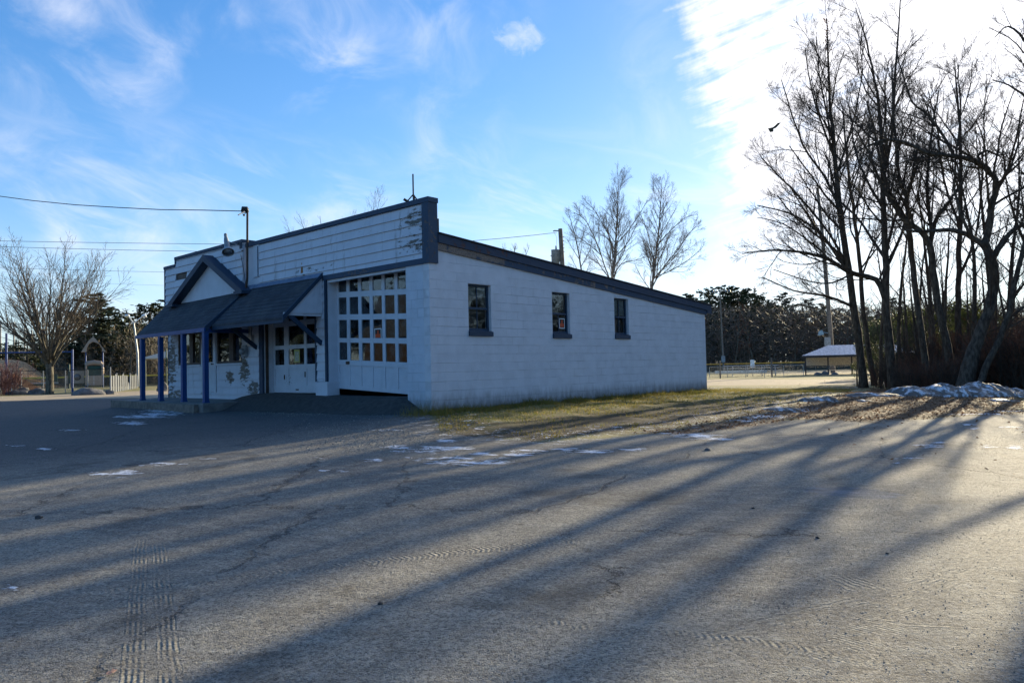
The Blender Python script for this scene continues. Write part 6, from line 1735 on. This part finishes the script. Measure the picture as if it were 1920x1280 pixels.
# ------------------------------------------------------------------ scattered fine stuff
rr = random.Random(21)
def inpoly(x, y, P_):
    c = False; n = len(P_)
    for i in range(n):
        x0, y0 = P_[i]; x1, y1 = P_[(i+1) % n]
        if (y0 > y) != (y1 > y) and x < (x1-x0)*(y-y0)/(y1-y0)+x0: c = not c
    return c
def gz_at(x, y):
    i = min(max(np.searchsorted(gx, x)-1, 0), NX-2); j = min(max(np.searchsorted(gy, y)-1, 0), NY-2)
    u = (x-gx[i])/(gx[i+1]-gx[i]); v = (y-gy[j])/(gy[j+1]-gy[j])
    return (Z[i, j]*(1-u)+Z[i+1, j]*u)*(1-v)+(Z[i, j+1]*(1-u)+Z[i+1, j+1]*u)*v
gb_ = MB(); cnt = 0
while cnt < 60000:
    if rr.random() < .25:
        x = rr.uniform(-.2, 12.6); y = -abs(rr.gauss(0.0, .22))-.01; hh_ = rr.uniform(.03, .09)*(1 if rr.random() < .93 else 2.2)
        if mnoise.noise(Vector((x*1.3, 0, 4))) < rr.uniform(-.5, .3): continue
    else:
        x = rr.uniform(-3, 30); y = rr.uniform(-8, 8); hh_ = rr.uniform(.025, .075)
        if not inpoly(x, y, GRASS): continue
        if (0 < x < 12.43 and y > 0): continue
        if mnoise.noise(Vector((x*.8, y*.8, 2)))+rr.uniform(-.5, .5)+(.35 if y > -2 else -.32) < 0: continue
    cnt += 1
    z = gz_at(x, y); a = rr.uniform(0, 6.28); w = .007+.004*rr.random(); lx, ly = rr.gauss(0, .5)*hh_, rr.gauss(0, .5)*hh_
    gb_.v += [(x-w*cos(a), y-w*sin(a), z-.01), (x+w*cos(a), y+w*sin(a), z-.01), (x+lx, y+ly, z+hh_)]
    n = len(gb_.v); gb_.f.append((n-3, n-2, n-1)); gb_.mi.append(0)
tag(gb_.build('grass', M['grassblade']), kind='stuff')
# tall weeds by the ramp corner
wd = MB()
for i in range(420):
    x = rr.gauss(-.25, .35); y = rr.gauss(-.12, .25); z = gz_at(x, y); hh_ = rr.uniform(.08, .38)*exp(-abs(x+.2)); a = rr.uniform(0, 6.28)
    lx, ly = rr.gauss(0, .35)*hh_, rr.gauss(0, .35)*hh_
    wd.q((x-.005*cos(a), y-.005*sin(a), z-.02), (x+.005*cos(a), y+.005*sin(a), z-.02), (x+lx, y+ly, z+hh_))
tag(wd.build('weeds', M['grassblade']), 'tuft of dry weeds at the foot of the garage corner', 'weeds')
lv = MB(); cnt = 0
while cnt < 16000:
    x = rr.uniform(0, 36); y = rr.uniform(-13, 2)
    if not inpoly(x, y, LEAF):
        if rr.random() > .012 or x > 25: continue
    cnt += 1
    z = gz_at(x, y)+rr.uniform(.005, .03); sz = rr.uniform(.016, .036); a = rr.uniform(0, 6.28); t = rr.gauss(0, .5)
    u_ = Vector((cos(a), sin(a), t*.6))*sz; v_ = Vector((-sin(a), cos(a), rr.gauss(0, .5)))*sz*.6
    o_ = Vector((x, y, z)); lv.q(o_-u_, o_+v_*.9, o_+u_, o_-v_)
for i in range(1400):
    x = 30+rr.gauss(0, 6); y = -4+rr.gauss(0, 4); o_ = Vector((x, y, gz_at(x, y)+.02)); a = rr.uniform(0, 6.28); u_ = Vector((cos(a), sin(a), .2))*.06; v_ = Vector((-sin(a), cos(a), .3))*.04
    lv.q(o_-u_, o_+v_, o_+u_, o_-v_)
tag(lv.build('fallen_leaves', M['leaf']), kind='stuff')
# grit and pebbles on the lot
pb_ = MB(); px = 600
for i in range(15000):
    t = rr.random()**1.6; D = 2.0+t*13; px = rr.uniform(-60, 1980)
    p = CAMP+ray(px, 690)*D; x, y = p.x, p.y
    sz = rr.uniform(.0022, .0055)*(1+.04*D)
    z = gz_at(x, y); a = rr.uniform(0, 6.28)
    c, s_ = cos(a)*sz, sin(a)*sz; k2 = rr.uniform(.5, .9)
    n = len(pb_.v)
    pb_.v += [(x+c, y+s_, z), (x-s_*k2, y+c*k2, z), (x-c, y-s_, z), (x+s_*k2, y-c*k2, z), (x+rr.uniform(-.3, .3)*sz, y, z+sz*rr.uniform(.5, 1.0))]
    for f_ in ((0, 1, 4), (1, 2, 4), (2, 3, 4), (3, 0, 4)): pb_.f.append(tuple(n+q for q in f_)); pb_.mi.append(0)
for i in range(5200):
    if i % 2: px, py = rr.gauss(700, 75), rr.gauss(818, 16)
    else: px, py = rr.uniform(470, 830), 768+rr.gauss(0, 5)+abs(px-600)*.01
    g = gp(px, max(py, 757)); x, y = g.x, g.y
    if x > -.05 and y > -.1: continue
    z = gz_at(x, y); sz = rr.uniform(.006, .02); a = rr.uniform(0, 6.28); c, s_ = cos(a)*sz, sin(a)*sz; k2 = rr.uniform(.5, .9); n = len(pb_.v)
    pb_.v += [(x+c, y+s_, z), (x-s_*k2, y+c*k2, z), (x-c, y-s_, z), (x+s_*k2, y-c*k2, z), (x+rr.uniform(-.3, .3)*sz, y, z+sz*rr.uniform(.5, 1.0))]
    for f_ in ((0, 1, 4), (1, 2, 4), (2, 3, 4), (3, 0, 4)): pb_.f.append(tuple(n+q for q in f_)); pb_.mi.append(0)
m, k = mat('grit'); P = k.obj(); v_ = k.sep(k.n('ShaderNodeTexVoronoi', {'Vector': P, 'Scale': 60.0}, out=1))
surf(k, k.mix(v_[0], (0.11, 0.104, 0.092), (0.32, 0.30, 0.25)), .8)
tag(pb_.build('gravel', m), kind='stuff')
# the few separate bits one can point to on the lot
def clod(px, py, sz, label, m_=None, nm='dirt_clod', cat='clod'):
    g = gp(px, py); return lump(nm, label, cat, (g.x, g.y, g.z+.004), (sz, sz*.7, sz*.45), m_ or M['apron'], rr.uniform(0, 3), rr.uniform(0, 30), None, 7, .6)
clod(73, 971, .045, 'dark clod lying alone on the lot at left'); clod(1533, 1008, .022, 'small dark clod on the lot below the grey ice stain'); clod(1328, 790+54, .06, 'small brown clod beside the thin snow at the lot edge', M['rock']); clod(713, 1132, .018, 'tiny dark clod in the middle foreground'); clod(1664, 1038, .014, 'tiny clod on the sunlit lot at right'); clod(1412, 953, .02, 'small clod left of the grey ice stain')
g = gp(200, 1270)
lf2 = MB(); pr_ = [(0, 0), (.012, .022), (.004, .03), (.02, .042), (.032, .036), (.046, .05), (.05, .034), (.062, .03), (.045, .018), (.03, .012), (.018, -.004)]
lf2.q(*[(x, y, .006+.35*abs(y-.02)+.1*x) for x, y in pr_])
tag(lf2.build('fallen_leaf', plain('pinkish_leaf', (0.50, 0.27, 0.17), .7, var=.1), None, False, tuple(g)), 'single curled pinkish-brown leaf lying at the bottom left edge', 'leaf')

# ------------------------------------------------------------------ neighbours and an added block that only matter through shade and reflections
bn = thing('shade_barn', 'long plain unseen block added behind the garage to shade the left lot', 'building', (18.5, 23.2, 0), radians(0))  # added unseen block, sized and placed to throw shade over the left lot
b = MB(); b.box(-4, 4, -8.5, 8.5, -.8, 4.6); b.build('wall', M['white'], bn)
b = MB()
for sx_ in (-1, 1): b.hexa([(sx_*4.3, -8.8, 4.55), (0, -8.8, 5.2), (0, 8.8, 5.2), (sx_*4.3, 8.8, 4.55), (sx_*4.3, -8.8, 4.65), (0, -8.8, 5.3), (0, 8.8, 5.3), (sx_*4.3, 8.8, 4.65)])
b.build('roof', M['shingle'], bn)
hs_ = thing('house', 'dark gabled house across the street, seen only mirrored in the garage door panes', 'house', (-34, 38, -.6), radians(-35))
RED = plain('dark_boards', (0.030, 0.020, 0.017), .8)
b = MB(); b.box(-6, 6, -5, 5, -.5, 4.2)
for y in (-5, 5): b.q((-6, y, 4.2), (6, y, 4.2), (0, y, 8.2))
b.build('wall', RED, hs_)
b = MB()
for sx_ in (-1, 1): b.hexa([(sx_*6.6, -5.5, 3.85), (0, -5.5, 8.25), (0, 5.5, 8.25), (sx_*6.6, 5.5, 3.85), (sx_*6.6, -5.5, 4.0), (0, -5.5, 8.4), (0, 5.5, 8.4), (sx_*6.6, 5.5, 4.0)])
b.build('roof', M['shingle'], hs_)
for x in (-3.8, 0, 3.8):
    for z in (0.6, 3.0):
        w_ = MB(); w_.box(x-.5, x+.5, -5.08, -5.01, z, z+1.3); w_.build('window', M['white'], hs_)

GR = 'trees all round the site beyond the edges of the photo'
for i in range(64):
    h_ = radians(-6-i*4.05)          # clockwise from the right edge of the view to behind it
    if h_ < radians(-262): break
    for r_ in range(4 if -62 < math.degrees(h_) < -20 else 2):
        D = (62 if -200 < math.degrees(h_) < -60 else 85)+rr.uniform(-6, 8)+r_*10
        x, y = CAMP.x+cos(h_)*D, CAMP.y+sin(h_)*D
        if (Vector((x, y, 0))-Vector((-34, 38, 0))).length < 14: continue
        if (Vector((x, y, 0))-Vector((CAMP.x, CAMP.y, 0))).normalized().dot(fw) > .80: continue
        z_ = tz(x, y)
        if r_ == 0 and i % 2: dup(mids[i % 4], (x, y, z_), i*1.7, rr.uniform(.8, 1.2), 'bare tree ringing the site outside the photo', GR)
        else: dup(cons[(i+r_) % 4], (x, y, z_), i*1.3, (1.25, 1.25, rr.uniform(.65, 1.0)), 'dark evergreen ringing the site outside the photo', GR)
for o in COL.objects:
    if o.parent is None and o.get('label') and not (4 <= len(o['label'].split()) <= 16): print('LABEL', o.name)
    if 0: print('LABEL', o.name, len(o['label'].split()), o['label'])
